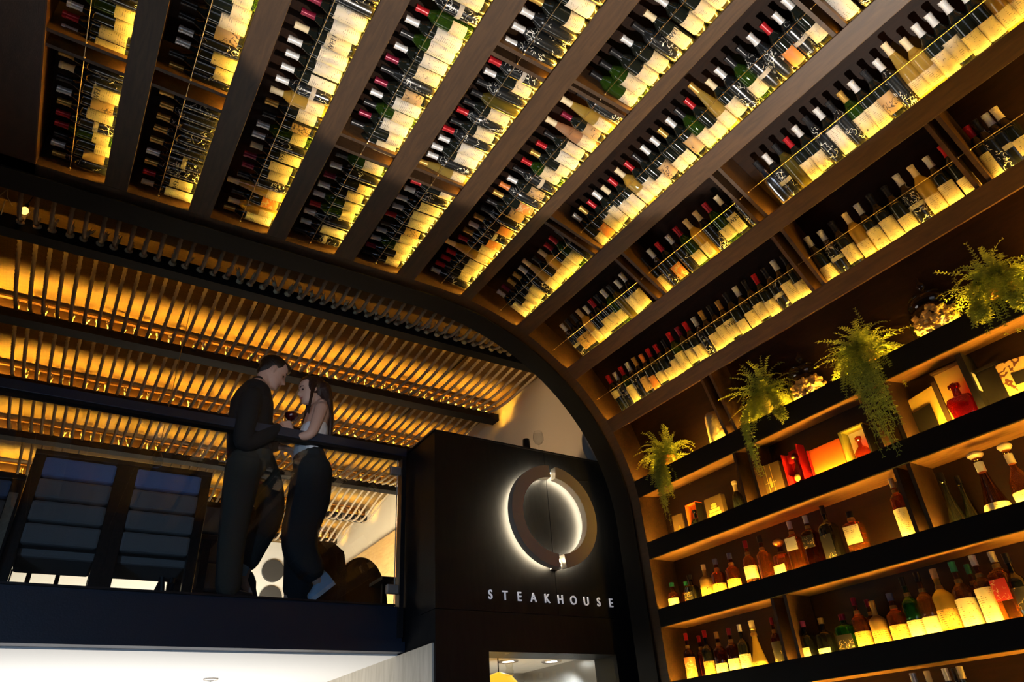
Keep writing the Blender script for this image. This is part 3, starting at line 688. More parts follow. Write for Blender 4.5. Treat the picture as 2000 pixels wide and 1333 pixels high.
def fern(px, label, rad, up, trails, pot, pm, nf=150, ll=.026):
    P = shelf_pt(9, px, fy(9, px), .075)
    root = thing('potted_fern', label, 'plant', P, 'ferns on the top wall shelf')
    bm = bmesh.new()
    if pot == 'pot': lathe(bm, [(.040, 0), (.052, .02), (.058, .06), (.062, .10), (.058, .104), (.050, .09)], 20)
    else: lathe(bm, [(.05, 0), (.055, .004), (.062, .12), (.066, .16), (.062, .163), (.052, .02)], 20)
    obj('pot', bm, M[pm], root, True)
    h = .10 if pot == 'pot' else .16
    bm = bmesh.new()
    for i in range(nf):
        a = R_.uniform(0, 2 * PI); el = R_.uniform(.1, 1.45)
        d = V(math.cos(a) * math.cos(el) - .25, math.sin(a) * math.cos(el), math.sin(el))
        frond(bm, V(R_.uniform(-.03, .03), R_.uniform(-.03, .03), h), d, rad * R_.uniform(.7, 1.25), R_.uniform(1.0, 4.2), ll * R_.uniform(.9, 1.3))
    obj('foliage', bm, M['leaf'], root)
    for (dy, ln, w_) in trails:
        bm = bmesh.new()
        for i in range(18):
            b = V(-.06, dy * .4 + R_.uniform(-w_, w_) * .6, h * .9)
            # over the lip (towards the room is -X) and straight down
            pts = [b, V(-.10, dy * .8 + R_.uniform(-w_, w_), h * .6), V(-.125 + R_.uniform(-.01, .01), dy + R_.uniform(-w_, w_), .0)]
            l_ = ln * R_.uniform(.55, 1.0); m_ = 12; yy = pts[-1].y
            for j in range(1, m_ + 1): pts.append(V(-.125 + R_.uniform(-.015, .015), yy + R_.uniform(-.006, .006) - .02 * j / m_ , -l_ * j / m_))
            # refine the first stretch
            q = [pts[0], (pts[0] + pts[1]) / 2, pts[1], (pts[1] + pts[2]) / 2] + pts[2:]
            leafstem(bm, q, ll * 1.05)
        obj('trailing_stem', bm, M['leaf2'] if ln > .3 else M['leaf'], root)
    return root
fern(1302, 'fern in an ochre pot trailing down at the left end of shelf', .23, 1, [(.02, .42, .03), (-.03, .25, .03)], 'pot', 'terracotta')
fern(1498, 'fern in a tall green vase beside the smaller cork jar', .24, 1, [(.12, .36, .03), (-.13, .10, .03)], 'vase', 'vase', nf=170)
fern(1692, 'fern in an orange pot with the longest trail, between both cork jars', .25, 1, [(.02, .55, .05), (-.04, .40, .04)], 'pot', 'terracotta', nf=190, ll=.030)
fern(1956, 'large fern at the right edge of the picture, on top shelf', .24, 1, [(.10, .10, .03), (-.06, .12, .04)], 'pot', 'terracotta', nf=210, ll=.030)

# ------------------------------------------------------------------ cork jars, stone lamp
def corkjar(px, s, label, which):
    P = shelf_pt(9, px, fy(9, px), .10)
    root = thing('glass_jar', label, 'jar', P, 'apothecary jars full of corks')
    out = [(.045, 0), (.075, .008), (.095, .045), (.098, .085), (.085, .118), (.070, .130), (.078, .142), (.080, .156), (.072, .170), (.060, .178)]
    bm = bmesh.new(); lathe(bm, [(r * s, z * s) for r, z in out] + [((r - .004) * s, z * s + .001) for r, z in out[::-1][:-2]] + [(.04 * s, .008 * s)], 32); obj('bowl', bm, M['jar'], root, True)
    bm = bmesh.new(); lathe(bm, [(r * s, (z + .038) * s) for r, z in ((.062, .139), (.066, .144), (.055, .158), (.030, .166), (.012, .172), (.008, .182), (.018, .192), (.020, .204), (.012, .218), (.005, .236), (.002, .244))], 24); obj('lid', bm, M['jar'], root, True)
    c = thing('wine_corks', 'heap of pale wine corks filling the ' + which + ' glass jar', 'corks', P); c['kind'] = 'stuff'
    bm = bmesh.new(); n = 0
    while n < 320:
        a, rr, z = R_.uniform(0, 6.28), math.sqrt(R_.random()) * .082 * s, R_.uniform(.014, .114) * s
        if rr > (.075 if z < .02 * s or z > .10 * s else .084) * s: continue
        n += 1
        m = Matrix.Translation((rr * math.cos(a) * .92, rr * math.sin(a) * .92, z)) @ Matrix.Rotation(R_.uniform(0, 3), 4, 'Z') @ Matrix.Rotation(R_.uniform(.6, 2.2), 4, 'X')
        lathe(bm, [(.0085, -.016), (.0095, -.014), (.0095, .014), (.0085, .016)], 8, mtx=m)
    o = obj('cork_pile', bm, M['cork'], c, True); o['kind'] = 'stuff'
corkjar(1574, 1.25, 'smaller glass jar of corks beside the green vase fern', 'smaller')
corkjar(1828, 1.36, 'larger glass jar of corks right of the longest fern', 'larger')
P = shelf_pt(9, 1396, fy(9, 1396), .085)
bm = bmesh.new(); lathe(bm, [(.062, 0), (.066, .01), (.066, .20), (.062, .225), (.050, .245), (.026, .256), (.004, .258)], 28)
for v in bm.verts: v.co += v.co.normalized() * .006 * noise.noise(v.co * 30)
for v in bm.verts: v.co += Vector((P.x, P.y, P.z))
tag(obj('stone_lamp', bm, M['stone'], None, True), 'glowing pitted stone cylinder with rounded top beside the shelf divider', 'lamp')

# ------------------------------------------------------------------ gift boxes on the second wall shelf
def obox(px, w_, h, label, name='gift_box', dep=.095, yaw=0, sc=1):
    P = shelf_pt(10, px, fy(10, px), dep)
    r = thing(name, label, 'gift box', P); r.rotation_euler = (0, 0, -PI / 2 + yaw); r.scale = (sc, sc, sc); return r
# local frame: x along the shelf (towards the camera end), -y towards the room
M['box_black'] = mat('black_card', (.012, .011, .011), .4, coat=.2)
M['box_yellow'] = mat('yellow_card', (.85, .58, .12), .6)
M['box_red'] = mat('red_card', (.60, .012, .012), .5)
M['box_orange'] = mat('orange_card', (.85, .16, .02), .5)
M['box_olive'] = mat('olive_card', (.40, .36, .06), .6)
M['box_brown'] = mat('brown_card', (.10, .065, .025), .5)
M['gold_ink'] = mat('gold_print', (.75, .50, .16), .4, metal=.4)
M['floral'] = written('floral_card', (.55, .36, .14), (.10, .03, .02), scale=26, width=.07)
M['cardwhite'] = mat('cream_card', (.80, .76, .60), .6)
# 1 small open display at the left end, miniature in front
r = obox(1318, .10, .2, 'narrow brown box with a miniature bottle at the left end', yaw=.1)
bx('panel', (-.045, 0, 0), (.045, .012, .17), M['box_brown'], r); bx('base', (-.045, -.02, 0), (.045, .0, .006), M['box_brown'], r)
bm = bmesh.new(); lathe(bm, [(.012, .006), (.013, .05), (.006, .065), (.005, .085)], 14, mtx=Matrix.Translation((.02, -.012, 0))); obj('miniature_bottle', bm, M['yglass'], r, True)
# 2 small bottle in an orange-lit frame box
r = obox(1352, .10, .2, 'open orange-lined box holding a small black decanter')
for nm, a, b, mm in (('back_panel', (-.045, .03, 0), (.045, .035, .19), 'box_orange'), ('side', (-.05, -.03, 0), (-.045, .035, .19), 'box_orange'), ('side', (.045, -.03, 0), (.05, .035, .19), 'box_black'), ('lid', (-.05, -.03, .19), (.05, .035, .195), 'box_orange')): bx(nm, a, b, M[mm], r)
bm = bmesh.new(); lathe(bm, [(.030, .004), (.035, .01), (.036, .05), (.026, .085), (.010, .10), (.009, .13), (.013, .132), (.013, .15), (.004, .155)], 20, square=4); obj('decanter', bm, M['kglass'], r, True)
bx('label', (-.022, -.0365, .02), (.022, -.034, .05), M['cream'], r)
# 3 dark box with a barrel emblem
r = obox(1391, .16, .2, 'dark box printed with a gold barrel-shaped emblem')
bx('body', (-.075, -.01, 0), (.075, .03, .185), M['box_brown'], r, .002)
bm = bmesh.new()
for j, (wd, z0) in enumerate(((.052, .012), (.055, .036), (.052, .060), (.045, .084))): box(bm, (-wd, -.0125, z0), (wd, -.0095, z0 + .020))
lathe(bm, [(.016, .108), (.030, .112), (.018, .126), (.026, .134), (.006, .142)], 12, mtx=Matrix.Translation((0, -.0105, 0)) @ Matrix.Diagonal((1, .08, 1, 1)))
obj('emblem', bm, M['gold_ink'], r)
# 4 dark bottle with cream neck next to divider
P = shelf_pt(10, 1436, fy(10, 1436), .09)
r = thing('liquor_bottle', 'dark bottle with pale neck between emblem box and divider', 'bottle', P)
bm = bmesh.new(); lathe(bm, [(.032, 0), (.036, .01), (.036, .10), (.030, .13), (.013, .155), (.012, .20)], 22); obj('glass_body', bm, M['kglass'], r, True)
bm = bmesh.new(); lathe(bm, [(.014, .155), (.0135, .20), (.018, .205), (.018, .222), (.010, .226)], 18); obj('cap', bm, M['c_c'], r, True)
# 5 dark box with thin gold lines
r = obox(1505, .12, .25, 'tall dark box with thin gold line drawing right of divider', yaw=.12)
bx('body', (-.078, -.01, 0), (.078, .06, .235), M['box_brown'], r, .002)
bm = bmesh.new()
for x in (-.022, .014): box(bm, (x - .001, -.012, .0), (x + .001, -.0095, .235))
box(bm, (-.04, -.012, .118), (.03, -.0095, .121)); box(bm, (-.012, -.012, .09), (.004, -.0095, .15))
obj('line_drawing', bm, M['gold_ink'], r)
# 6 red coffin-shaped box with gold bottle
r = obox(1556, .12, .27, 'open red box cradling a dark bottle with gold emblem', yaw=-.1)
bx('back_panel', (-.058, .03, 0), (.058, .036, .27), M['box_red'], r); bx('side', (-.062, -.04, 0), (-.056, .036, .245), M['box_red'], r); bx('side', (.056, -.03, 0), (.062, .036, .27), M['box_red'], r)
bm = bmesh.new(); prism(bm, [V(-.056, -.03, .0), V(-.03, -.02, .0), V(-.035, -.02, .10), V(-.056, -.035, .12)], V(0, 0, 0), V(0, .05, 0)); obj('insert', bm, M['box_red'], r)
bm = bmesh.new(); box(bm, (-.056, .0, .19), (.0, .03, .245)); obj('insert', bm, M['box_red'], r, bevel=.008)
bm = bmesh.new(); lathe(bm, [(.028, .004), (.034, .03), (.034, .12), (.02, .15), (.012, .165), (.012, .20), (.02, .205), (.02, .225), (.008, .235)], 20, mtx=Matrix.Translation((.012, -.002, 0))); obj('bottle', bm, M['redspirit'], r, True)
bm = bmesh.new(); ball(bm, V(.012, -.037, .075), .022, 12, (1, .22, 1)); ball(bm, V(.012, -.036, .038), .012, 10, (.8, .3, 1.6)); obj('emblem', bm, M['gold_ink'], r, True)
bm = bmesh.new(); ball(bm, V(.012, -.025, .205), .013, 10, (1, .5, .8)); obj('neck_seal', bm, M['gold_ink'], r, True)
# 7 orange lid and olive box with round cognac bottle
r = obox(1676, .3, .2, 'open orange and olive box with a round cognac decanter', sc=1.18)
bx('lid', (-.235, -.035, 0), (-.065, -.022, .165), M['box_orange'], r); bx('lid_edge', (-.245, -.04, 0), (-.237, -.01, .168), M['box_red'], r)
bx('back_panel', (-.045, .025, 0), (.062, .032, .185), M['cardwhite'], r); bx('side', (-.062, -.03, 0), (-.046, .032, .185), M['box_olive'], r)
bx('side', (.062, -.03, 0), (.070, .032, .185), M['box_black'], r); bx('top', (-.062, -.03, .185), (.070, .032, .192), M['box_olive'], r)
bm = bmesh.new(); lathe(bm, [(.018, .004), (.036, .018), (.044, .045), (.042, .07), (.024, .09), (.011, .10), (.010, .125), (.016, .128), (.016, .145), (.006, .15)], 22, mtx=Matrix.Translation((.012, -.005, 0)) @ Matrix.Diagonal((1, .5, 1, 1))); obj('decanter', bm, M['orangeamber'], r, True)
# 8 yellow book box with black card and red decanter
r = obox(1853, .3, .2, 'open yellow book-shaped box with black card and red decanter', sc=1.38, dep=.125)
def panel_rot(name, x0, x1, z0, z1, ang, piv, m, t=.008, parent=None):
    bm = bmesh.new(); box(bm, (x0 - piv, 0, z0), (x1 - piv, t, z1)); o = obj(name, bm, M[m], parent); o.location = (piv, 0, 0); o.rotation_euler = (0, 0, ang); return o
a = panel_rot('cover', -.20, -.02, 0, .205, -.30, -.02, 'box_yellow', parent=r); a2 = panel_rot('card', -.165, -.055, .025, .145, -.30, -.02, 'box_black', t=.002, parent=r); a2.location.y -= .010
bx('spine', (-.022, -.002, 0), (-.004, .012, .215), M['box_brown'], r)
b = panel_rot('back_panel', -.002, .115, 0, .235, -.05, -.002, 'box_yellow', parent=r)
bx('side', (.112, -.055, 0), (.135, .03, .25), M['box_black'], r); bx('side_label', (.1355, -.045, .10), (.137, -.02, .17), M['cardwhite'], r)
bx('top', (-.004, -.02, .235), (.135, .03, .243), M['box_brown'], r)
bm = bmesh.new(); lathe(bm, [(.030, .006), (.036, .012), (.046, .09), (.040, .105), (.014, .115), (.012, .14), (.020, .145), (.020, .158), (.008, .165)], 24, square=4, mtx=Matrix.Translation((.062, -.036, 0)) @ Matrix.Diagonal((1, .6, 1, 1))); obj('decanter', bm, M['redspirit'], r, True)
# 9 floral box at the edge of the picture
r = obox(1990, .1, .25, 'floral printed box cut by the right edge of the picture', yaw=.2)
bx('body', (-.05, -.01, 0), (.08, .08, .225), M['floral'], r, .002); bx('window', (-.006, -.0115, .10), (.05, -.0095, .16), M['box_black'], r)
# dark case right of the book box
r = obox(1950, .1, .2, 'plain black case between the yellow box and the floral box', dep=.14)
bx('body', (-.06, -.03, 0), (.06, .05, .24), M['box_black'], r, .003); bx('lid', (-.062, -.032, .24), (.062, .052, .26), M['box_black'], r, .003)

# ------------------------------------------------------------------ the sign column
YB = 4.07; YR = 4.56
def bset(name, c0, c1, m, label): 
    bm = bmesh.new(); box(bm, c0, c1); return struct(name, bm, m, label)
WX0, WX1, WZ1 = 2.441, 3.484, .645
col = wood('column_veneer', (.0045, .0048, .0058), (.0085, .0085, .0090), rough=.42, spec=.16, scale=(5, 5, .7), nscale=7, bump=.1)
M['column'] = col
bm = bmesh.new()
box(bm, (2.062, YB, WZ1), (4.2, YB + .25, .885)); box(bm, (2.062, YB, .889), (3.012, YB + .25, 2.10)); box(bm, (3.016, YB, .889), (4.2, YB + .25, 2.10))
box(bm, (2.062, YB, -1.6), (WX0, YB + .25, WZ1)); box(bm, (WX1, YB, -1.6), (4.2, YB + .25, WZ1))
box(bm, (2.066, YB + .25, -1.6), (2.30, 4.68, 2.098)); box(bm, (2.30, YB + .25, .85), (3.58, 4.68, 2.098)); box(bm, (2.066, 4.68, -1.6), (2.30, 6.4, .68))
struct('wall_front', bm, M['column'], 'black veneered sign column')
bx_ = bset('trim_4', (2.055, YB - .004, 2.098), (3.58, 4.69, 2.112), M['black'], 'black top edge of the sign column')
# kitchen hatch
area('hatch_fill', (2.9, 4.75, -.5), (2.9, 4.8, .7), .8, .5, 14, (1.0, .88, .72))  # added inside the hatch to brighten it, no visible fitting
bm = bmesh.new(); box(bm, (WX0 - .05, YB + .01, .68), (WX1 + .3, 5.3, .70)); struct('ceiling', bm, mat('hatch_ceiling', (.70, .62, .50), .5), 'ceiling inside the kitchen hatch')
bm = bmesh.new(); box(bm, (WX0 - .05, 5.3, -1.6), (WX1 + .4, 5.32, .68)); box(bm, (WX1 + .02, YB + .25, -1.6), (WX1 + .05, 5.3, .68)); struct('wall_back', bm, M['steel'], 'steel wall inside the kitchen hatch')
bm = bmesh.new(); box(bm, (WX0, YB + .02, -.4), (WX1, YB + .03, WZ1)); struct('window_1', bm, M['pane'], 'glass of the kitchen hatch')
for px, nm in ((992, 'left'), (1077, 'right')):
    p = aZ(px, 1292, .68)
    r = thing('ceiling_light', nm + ' round downlight inside the kitchen hatch', 'light', p, 'downlights in the kitchen hatch')
    bm = bmesh.new(); lathe(bm, [(.075, -.008), (.078, 0), (.05, -.001), (.047, -.006)], 28, close=False); obj('ring', bm, M['chrome'], r, True)
    bm = bmesh.new(); lathe(bm, [(.046, -.003), (.044, -.001)], 24); obj('lens', bm, M['downlight'], r)
    spot('hatch_downlight', p - V(0, 0, .03), p + V(.1, .3, -1), 190, (1, .96, .9), 140, .6)
# jar and yellow shade in the hatch
p = aY(975, 1345, 4.55)
r = thing('pendant_lamp', 'yellow dome lamp shade at the left of the kitchen hatch', 'lamp', (p.x, p.y, p.z))
bm = bmesh.new(); lathe(bm, [(.17, -.16), (.165, -.06), (.14, .02), (.09, .075), (.03, .095), (.01, .10)], 32); obj('shade', bm, M['yellowlamp'], r, True)
bm = bmesh.new(); tube(bm, [V(0, 0, .10), V(0, 0, .68 - p.z)], .004, 6); obj('cord', bm, M['black'], r)
p = aY(995, 1305, 4.36)
bm = bmesh.new(); lathe(bm, [(.0, .04), (.022, .04), (.028, .02), (.020, 0), (.028, -.02), (.030, -.045), (.022, -.05)], 18, mtx=Matrix.Translation(p)); tube(bm, [p + V(0, 0, .04), V(p.x, p.y, .68)], .003, 6)
tag(obj('hanging_glass', bm, M['jar'], None, True), 'small clear glass hanging under the left hatch downlight', 'glass')

# ring emblem: two halves, standing off the wall, lit from behind
RC = V(2.995, YB, 1.565); RO, RI = .378, .285
ring = thing('wall_emblem', 'split steel ring glowing from behind above the STEAKHOUSE lettering', 'sign', RC)
def half(a0, a1, nm):
    bm = bmesh.new(); n = 40; y0, y1 = -.105, -.045; vs = []
    for i in range(n + 1):
        a = a0 + (a1 - a0) * i / n; c, s = math.cos(a), math.sin(a)
        vs.append([bm.verts.new((r_ * c, y, r_ * s)) for r_, y in ((RI, y0), (RO, y0), (RO, y1), (RI, y1))])
    for a, b in zip(vs, vs[1:]):
        for j in range(4): bm.faces.new([a[j], a[(j+1) % 4], b[(j+1) % 4], b[j]])
    bm.faces.new(vs[0][::-1]); bm.faces.new(vs[-1]); obj(nm, bm, M['chrome'], ring, True)
    bm = bmesh.new(); vs = []
    for i in range(n + 1):
        a = a0 + (a1 - a0) * i / n; c, s = math.cos(a), math.sin(a)
        vs.append([bm.verts.new((r_ * c, y, r_ * s)) for r_, y in ((.305, -.043), (.355, -.043), (.355, -.038), (.305, -.038))])
    for a, b in zip(vs, vs[1:]):
        for j in range(4): bm.faces.new([a[j], a[(j+1) % 4], b[(j+1) % 4], b[j]])
    obj('led_band', bm, M['halo'], ring)
half(PI / 2 + .06, PI * 1.5 - .02, 'ring_half'); half(-PI / 2 + .14, PI / 2 - .10, 'ring_half')
bm = bmesh.new(); box(bm, (-.02, -.05, -.372), (.045, 0, -.33)); box(bm, (-.02, -.05, .31), (.03, 0, .34)); obj('bracket', bm, M['chrome'], ring)
bm = bmesh.new(); tube(bm, [V(3.10, YB - .003, 1.97), V(3.2, YB - .003, 1.955), V(3.3, YB - .003, 1.90), V(3.42, YB - .003, 1.915)], .003, 6)
tag(obj('loose_cable', bm, M['c_k'], None, True), 'thin cable lying on the column above the ring emblem', 'cable')
# lettering
sign = thing('wall_lettering', 'white raised letters reading STEAKHOUSE below the ring emblem', 'sign', (2.445, YB, .965))
for i, ch in enumerate('STEAKHOUSE'):
    cu = bpy.data.curves.new('letter', 'FONT'); cu.body = ch; cu.size = .084; cu.extrude = .004; cu.offset = .0007; cu.align_x = 'CENTER'
    o = bpy.data.objects.new('letter', cu); SC.collection.objects.link(o)
    me = bpy.data.meshes.new_from_object(o.evaluated_get(bpy.context.evaluated_depsgraph_get())); bpy.data.objects.remove(o)
    me.materials.clear(); me.materials.append(M['letter'])
    # condensed sans: slim the glyph
    for v in me.vertices: v.co.x *= .86
    o = link('letter', me, sign, (.021 + i * .1143, -.006, 0)); o.rotation_euler = (PI / 2, 0, 0)

# ------------------------------------------------------------------ balcony
FZ = .99; SB = .70
bm = bmesh.new(); box(bm, (-3.4, YR, .76), (2.062, YR + .05, FZ)); box(bm, (-3.4, YR + .05, SB + .01), (3.6, 12, FZ - .005)); struct('floor', bm, M['bluesteel'], 'navy steel edge of the upper floor')
bm = bmesh.new(); box(bm, (-3.4, YR - .05, SB), (2.062, YR + .06, .76)); struct('trim_5', bm, M['bluesteel'], 'lower flange of the balcony edge')
bm = bmesh.new(); box(bm, (-3.4, YR + .06, SB - .01), (2.06, 11, SB + .005)); struct('ceiling', bm, M['ceilwhite'], 'white ceiling under the upper floor')
bm = bmesh.new(); box(bm, (-3.4, 10.9, -1.6), (2.1, 11, SB)); box(bm, (1.98, 6.4, -1.6), (2.06, 10.9, SB)); struct('wall_rear', bm, M['wallcream'], 'pale wall of the lower room')
# pale lower part of the column side
bm = bmesh.new(); box(bm, (2.050, YB + .02, -1.6), (2.0615, 6.4, .69)); struct('wall_side', bm, wood('pale_veneer', (.50, .44, .34), (.66, .59, .48), rough=.5, scale=(5, 5, .6)), 'pale veneered side of the column below the balcony')
p = aZ(412, 1327, SB - .012)
r = thing('ceiling_light', 'small round spotlight in the white ceiling under the balcony', 'light', p)
bm = bmesh.new(); lathe(bm, [(.05, 0), (.052, -.006), (.035, -.012), (.030, -.002)], 24, close=False); obj('ring', bm, M['chrome'], r, True)
bm = bmesh.new(); lathe(bm, [(.034, -.004), (.012, -.016), (.004, -.018)], 20); obj('lens', bm, M['c_k'], r, True)
# railing
rail = thing('glass_railing', 'glass balcony railing with dark blue handrail and steel clamps', 'railing', (0, YR, FZ))
bx('handrail', (-3.4, -.035, 1.085), (2.055, .035, 1.150), M['bluesteel'], rail, .004)
bx('handrail_lip', (-3.4, -.028, 1.065), (2.055, .028, 1.0855), M['black'], rail)
bx('glass_pane', (-3.4, .012, .004), (-.60, .024, 1.075), M['pane'], rail)
bx('glass_pane', (-.585, .012, .004), (2.003, .024, 1.075), M['pane'], rail)
bx('glass_edge', (2.003, .012, .004), (2.006, .024, 1.075), mat('glass_edge', (.7, .7, .66), .3), rail)
bx('end_post', (2.022, -.03, -.2), (2.055, .04, 1.09), M['blacksteel'], rail)
for z in (.975, .115): bx('clamp', (1.945, -.004, z - .03), (2.03, .034, z + .03), M['chrome'], rail, .004)
bx('floor_channel', (-3.4, -.02, 0), (2.0, .05, .012), M['blacksteel'], rail)

# ------------------------------------------------------------------ upper room
XWALL = 3.60; HB = 3.05
bm = bmesh.new(); box(bm, (XWALL, YE + .27, 2.112), (XWALL + .08, 11.2, 3.6)); box(bm, (XWALL, 4.70, .9), (XWALL + .08, 11.2, 2.112)); struct('wall_right', bm, M['plaster'], 'cream plaster wall right of the upper room')
bm = bmesh.new(); box(bm, (-3.4, 11.2, .9), (3.7, 11.28, 3.6)); struct('wall_end', bm, M['wallcream'], 'bright end wall of the upper room')
bm = bmesh.new(); box(bm, (-1.0, YE + .27, FZ), (-.92, 11.2, 3.6)); struct('wall_left', bm, M['redwood'], 'dark red wall left of the ropes')
bm = bmesh.new(); box(bm, (-.92, YE + .27, 3.30), (XWALL, 11.2, 3.33)); struct('ceiling', bm, M['woven'], 'woven panel ceiling above the ropes')
bm = bmesh.new()
for x in (-.1, .85, 1.8, 2.75): box(bm, (x, 4.45, 3.294), (x + .012, 11.2, 3.302))
struct('trim_6', bm, M['black'])
# beams
BY = [4.40, 5.50, 6.62, 7.80, 9.02, 10.20]
BLAB = ['first rope beam, nearest to the wine vault', 'second rope beam, seen behind the heads of the couple', 'third rope beam, just above the handrail', 'fourth rope beam, seen through the railing glass',
        'fifth rope beam, above the brown armchair', 'sixth rope beam, farthest, nearest to the end wall']
for j, y in enumerate(BY):
    r = thing('rope_beam', BLAB[j], 'beam', (0, y, HB), 'dark beams holding the ropes')
    x0, x1 = -.92, 3.48 if j else 3.44
    if j == 0:
        bx('bar', (x0, -.07, 0), (x1 + .1, 0, .105), M['black'], r); bx('ledge', (x0, 0, 0), (x1 + .1, .03, .012), M['black'], r)
    else:
        bx('bar', (x0, -.085, 0), (x1, .038, .040), M['black'], r)
        bx('lip', (x0, -.085, .040), (x1, -.081, .070), M['black'], r)  # added to block the strip's low light and darken the near ceiling
        bx('fascia', (x0, .0, .040), (x1, .018, .190), M['fascia_dark'], r)
        bx('top_rod', (x0, -.03, .192), (x1, .018, .208), M['board'], r)
        bx('led_strip', (x0 + .02, -.050, .043), (x1 - .02, -.038, .050), M['led_soft'], r)
    if j and j < 5: bx('rear_led_strip', (x0 + .02, .024, .041), (x1 - .02, .030, .046), M['led_dim'], r)
    if j == 0:
        bx('led_strip', (x0 + .02, .004, .012), (x1 - .02, .010, .018), M['led_dim'], r)
# ropes: three twisted strands on a sagging path
def rope_mesh(y0, z0, y1, z1, sag, hook, rad=.0125, pitch=.045, step=.009):
    # path from the beam behind (y0) to the knot at the next beam (y1), then a short hook down
    pts = []; n = 26
    for i in range(n + 1):
        t = i / n; pts.append(V(0, y0 + (y1 - y0) * t, z0 + (z1 - z0) * t - sag * 4 * t * (1 - t) ** .8 * (t ** hook)))
    # resample
    out = [pts[0]]; acc = 0
    for a, b in zip(pts, pts[1:]):
        d = (b - a).length; k = max(1, int(d / step))
        for q in range(1, k + 1): out.append(a + (b - a) * q / k)
    bm = bmesh.new(); rings = []; s = 0; seg = 9
    for i, p in enumerate(out):
        t = (out[min(i + 1, len(out) - 1)] - out[max(i - 1, 0)]).normalized()
        a = V(1, 0, 0); b = t.cross(a).normalized()
        if i: s += (p - out[i - 1]).length
        ph = 2 * PI * s / (pitch * 3) 
        rings.append([bm.verts.new(p + (a * math.cos(2 * PI * k / seg) + b * math.sin(2 * PI * k / seg)) * rad * (1 + .22 * math.cos(3 * (2 * PI * k / seg - ph)))) for k in range(seg)])
    for a, b in zip(rings, rings[1:]):
        for k in range(seg): bm.faces.new([a[k], a[(k+1) % seg], b[(k+1) % seg], b[k]])
    bm.faces.new(rings[0][::-1]); bm.faces.new(rings[-1])
    return mesh('rope', bm, M['rope'], True, auto=False)
def fray_mesh(seed):
    rr = random.Random(seed); bm = bmesh.new()
    tube(bm, [V(0, 0, -.018), V(0, -.004, .012), V(rr.uniform(-.008, .008), -.012, .045)], [.011, .013, .012], 8)
    for i in range(16):
        a = rr.uniform(0, 6.28); u = V(math.cos(a) * .012, -.012 + math.sin(a) * .012, .075 + rr.uniform(-.02, .012))
        tube(bm, [V(math.cos(a) * .006, -.01 + math.sin(a) * .006, .04), u], [.0032, .0012], 4)
    ball(bm, V(0, 0, -.012), .023, 10, (1, 1, .85))
    return mesh('frayed_end', bm, M['fray'], True, auto=False)
FR = [fray_mesh(i) for i in range(5)]
BAYL = ['unlit rope between arch and first beam', 'rope between first and second beam', 'rope between second and third beam above the handrail',
        'rope between third and fourth beam, behind glass', 'sagging pale rope between fourth and fifth beam', 'sagging pale rope between fifth and sixth beam']
NR = 46; SP = .0885
for b in range(6):
    ya = (YE + .27 if b == 0 else BY[b - 1]) ; yb = BY[b] - (.075 if b == 0 else .045)
    za = HB + (.0 if b == 0 else .070); zb = HB + (.075 if b == 0 else .085)
    if b == 0: me = rope_mesh(ya, 3.085, yb - .02, zb, .07, 1.0)
    elif b < 4: me = rope_mesh(ya + .022, za, yb, zb, .055, .4, step=.010)
    else: me = rope_mesh(ya + .022, za, yb, zb, .26, 1.5, rad=.013, step=.012)
    grp = 'ropes of bay ' + ['one', 'two', 'three', 'four', 'five', 'six'][b]
    x_lo = {0: -.72, 1: -.72, 2: -.72, 3: -.72, 4: -.6, 5: 1.0}[b]
    i = 0
    x = x_lo + .01
    while x < 3.40:
        if not (b == 4 and -.2 < x < .9):
            o = link('rope', me, None, (x + R_.uniform(-.006, .006), 0, 0)); tag(o, BAYL[b] + ', ' + ORD[i] + ' from left', 'rope', grp); i += 1
            o.location.y = R_.uniform(-.004, .004); 
            f = link('frayed_end', FR[R_.randrange(5)], o, (0, yb, zb)); f.rotation_euler = (R_.uniform(-.1, .25), R_.uniform(-.5, .5), 0); f.scale = (1.15, 1.15, R_.uniform(.8, 1.15))
        x += SP
# small filament bulb and loose wires at the left end of the first bay
p = aY(48, 412, 4.2)
r = thing('light_bulb', 'small glowing filament bulb among the unlit ropes at far left', 'lamp', p)
bm = bmesh.new(); ball(bm, V(0, 0, 0), .022, 14, (1, 1, 1.2)); obj('bulb', bm, mat('bulb_glow', (1, .6, .2), .3, emit=(1, .45, .08), es=4), r, True)
bm = bmesh.new(); lathe(bm, [(.012, .022), (.013, .05), (.006, .055)], 12); tube(bm, [V(0, 0, .055), V(.02, .02, .2), V(0, .03, 3.30 - p.z)], .003, 5); obj('socket', bm, M['c_k'], r, True)
bm = bmesh.new(); a = aY(12, 352, 4.2); tube(bm, [aY(16, 360, 4.2), aY(14, 385, 4.2), aY(24, 402, 4.2)], .0028, 5); tube(bm, [aY(0, 382, 4.2), aY(12, 372, 4.2)], .0028, 5); tube(bm, [aY(10, 392, 4.2), aY(2, 420, 4.2)], .0028, 5)
tag(obj('loose_wires', bm, M['c_c'], None), 'loose pale wires hanging left of the small glowing bulb', 'wire')

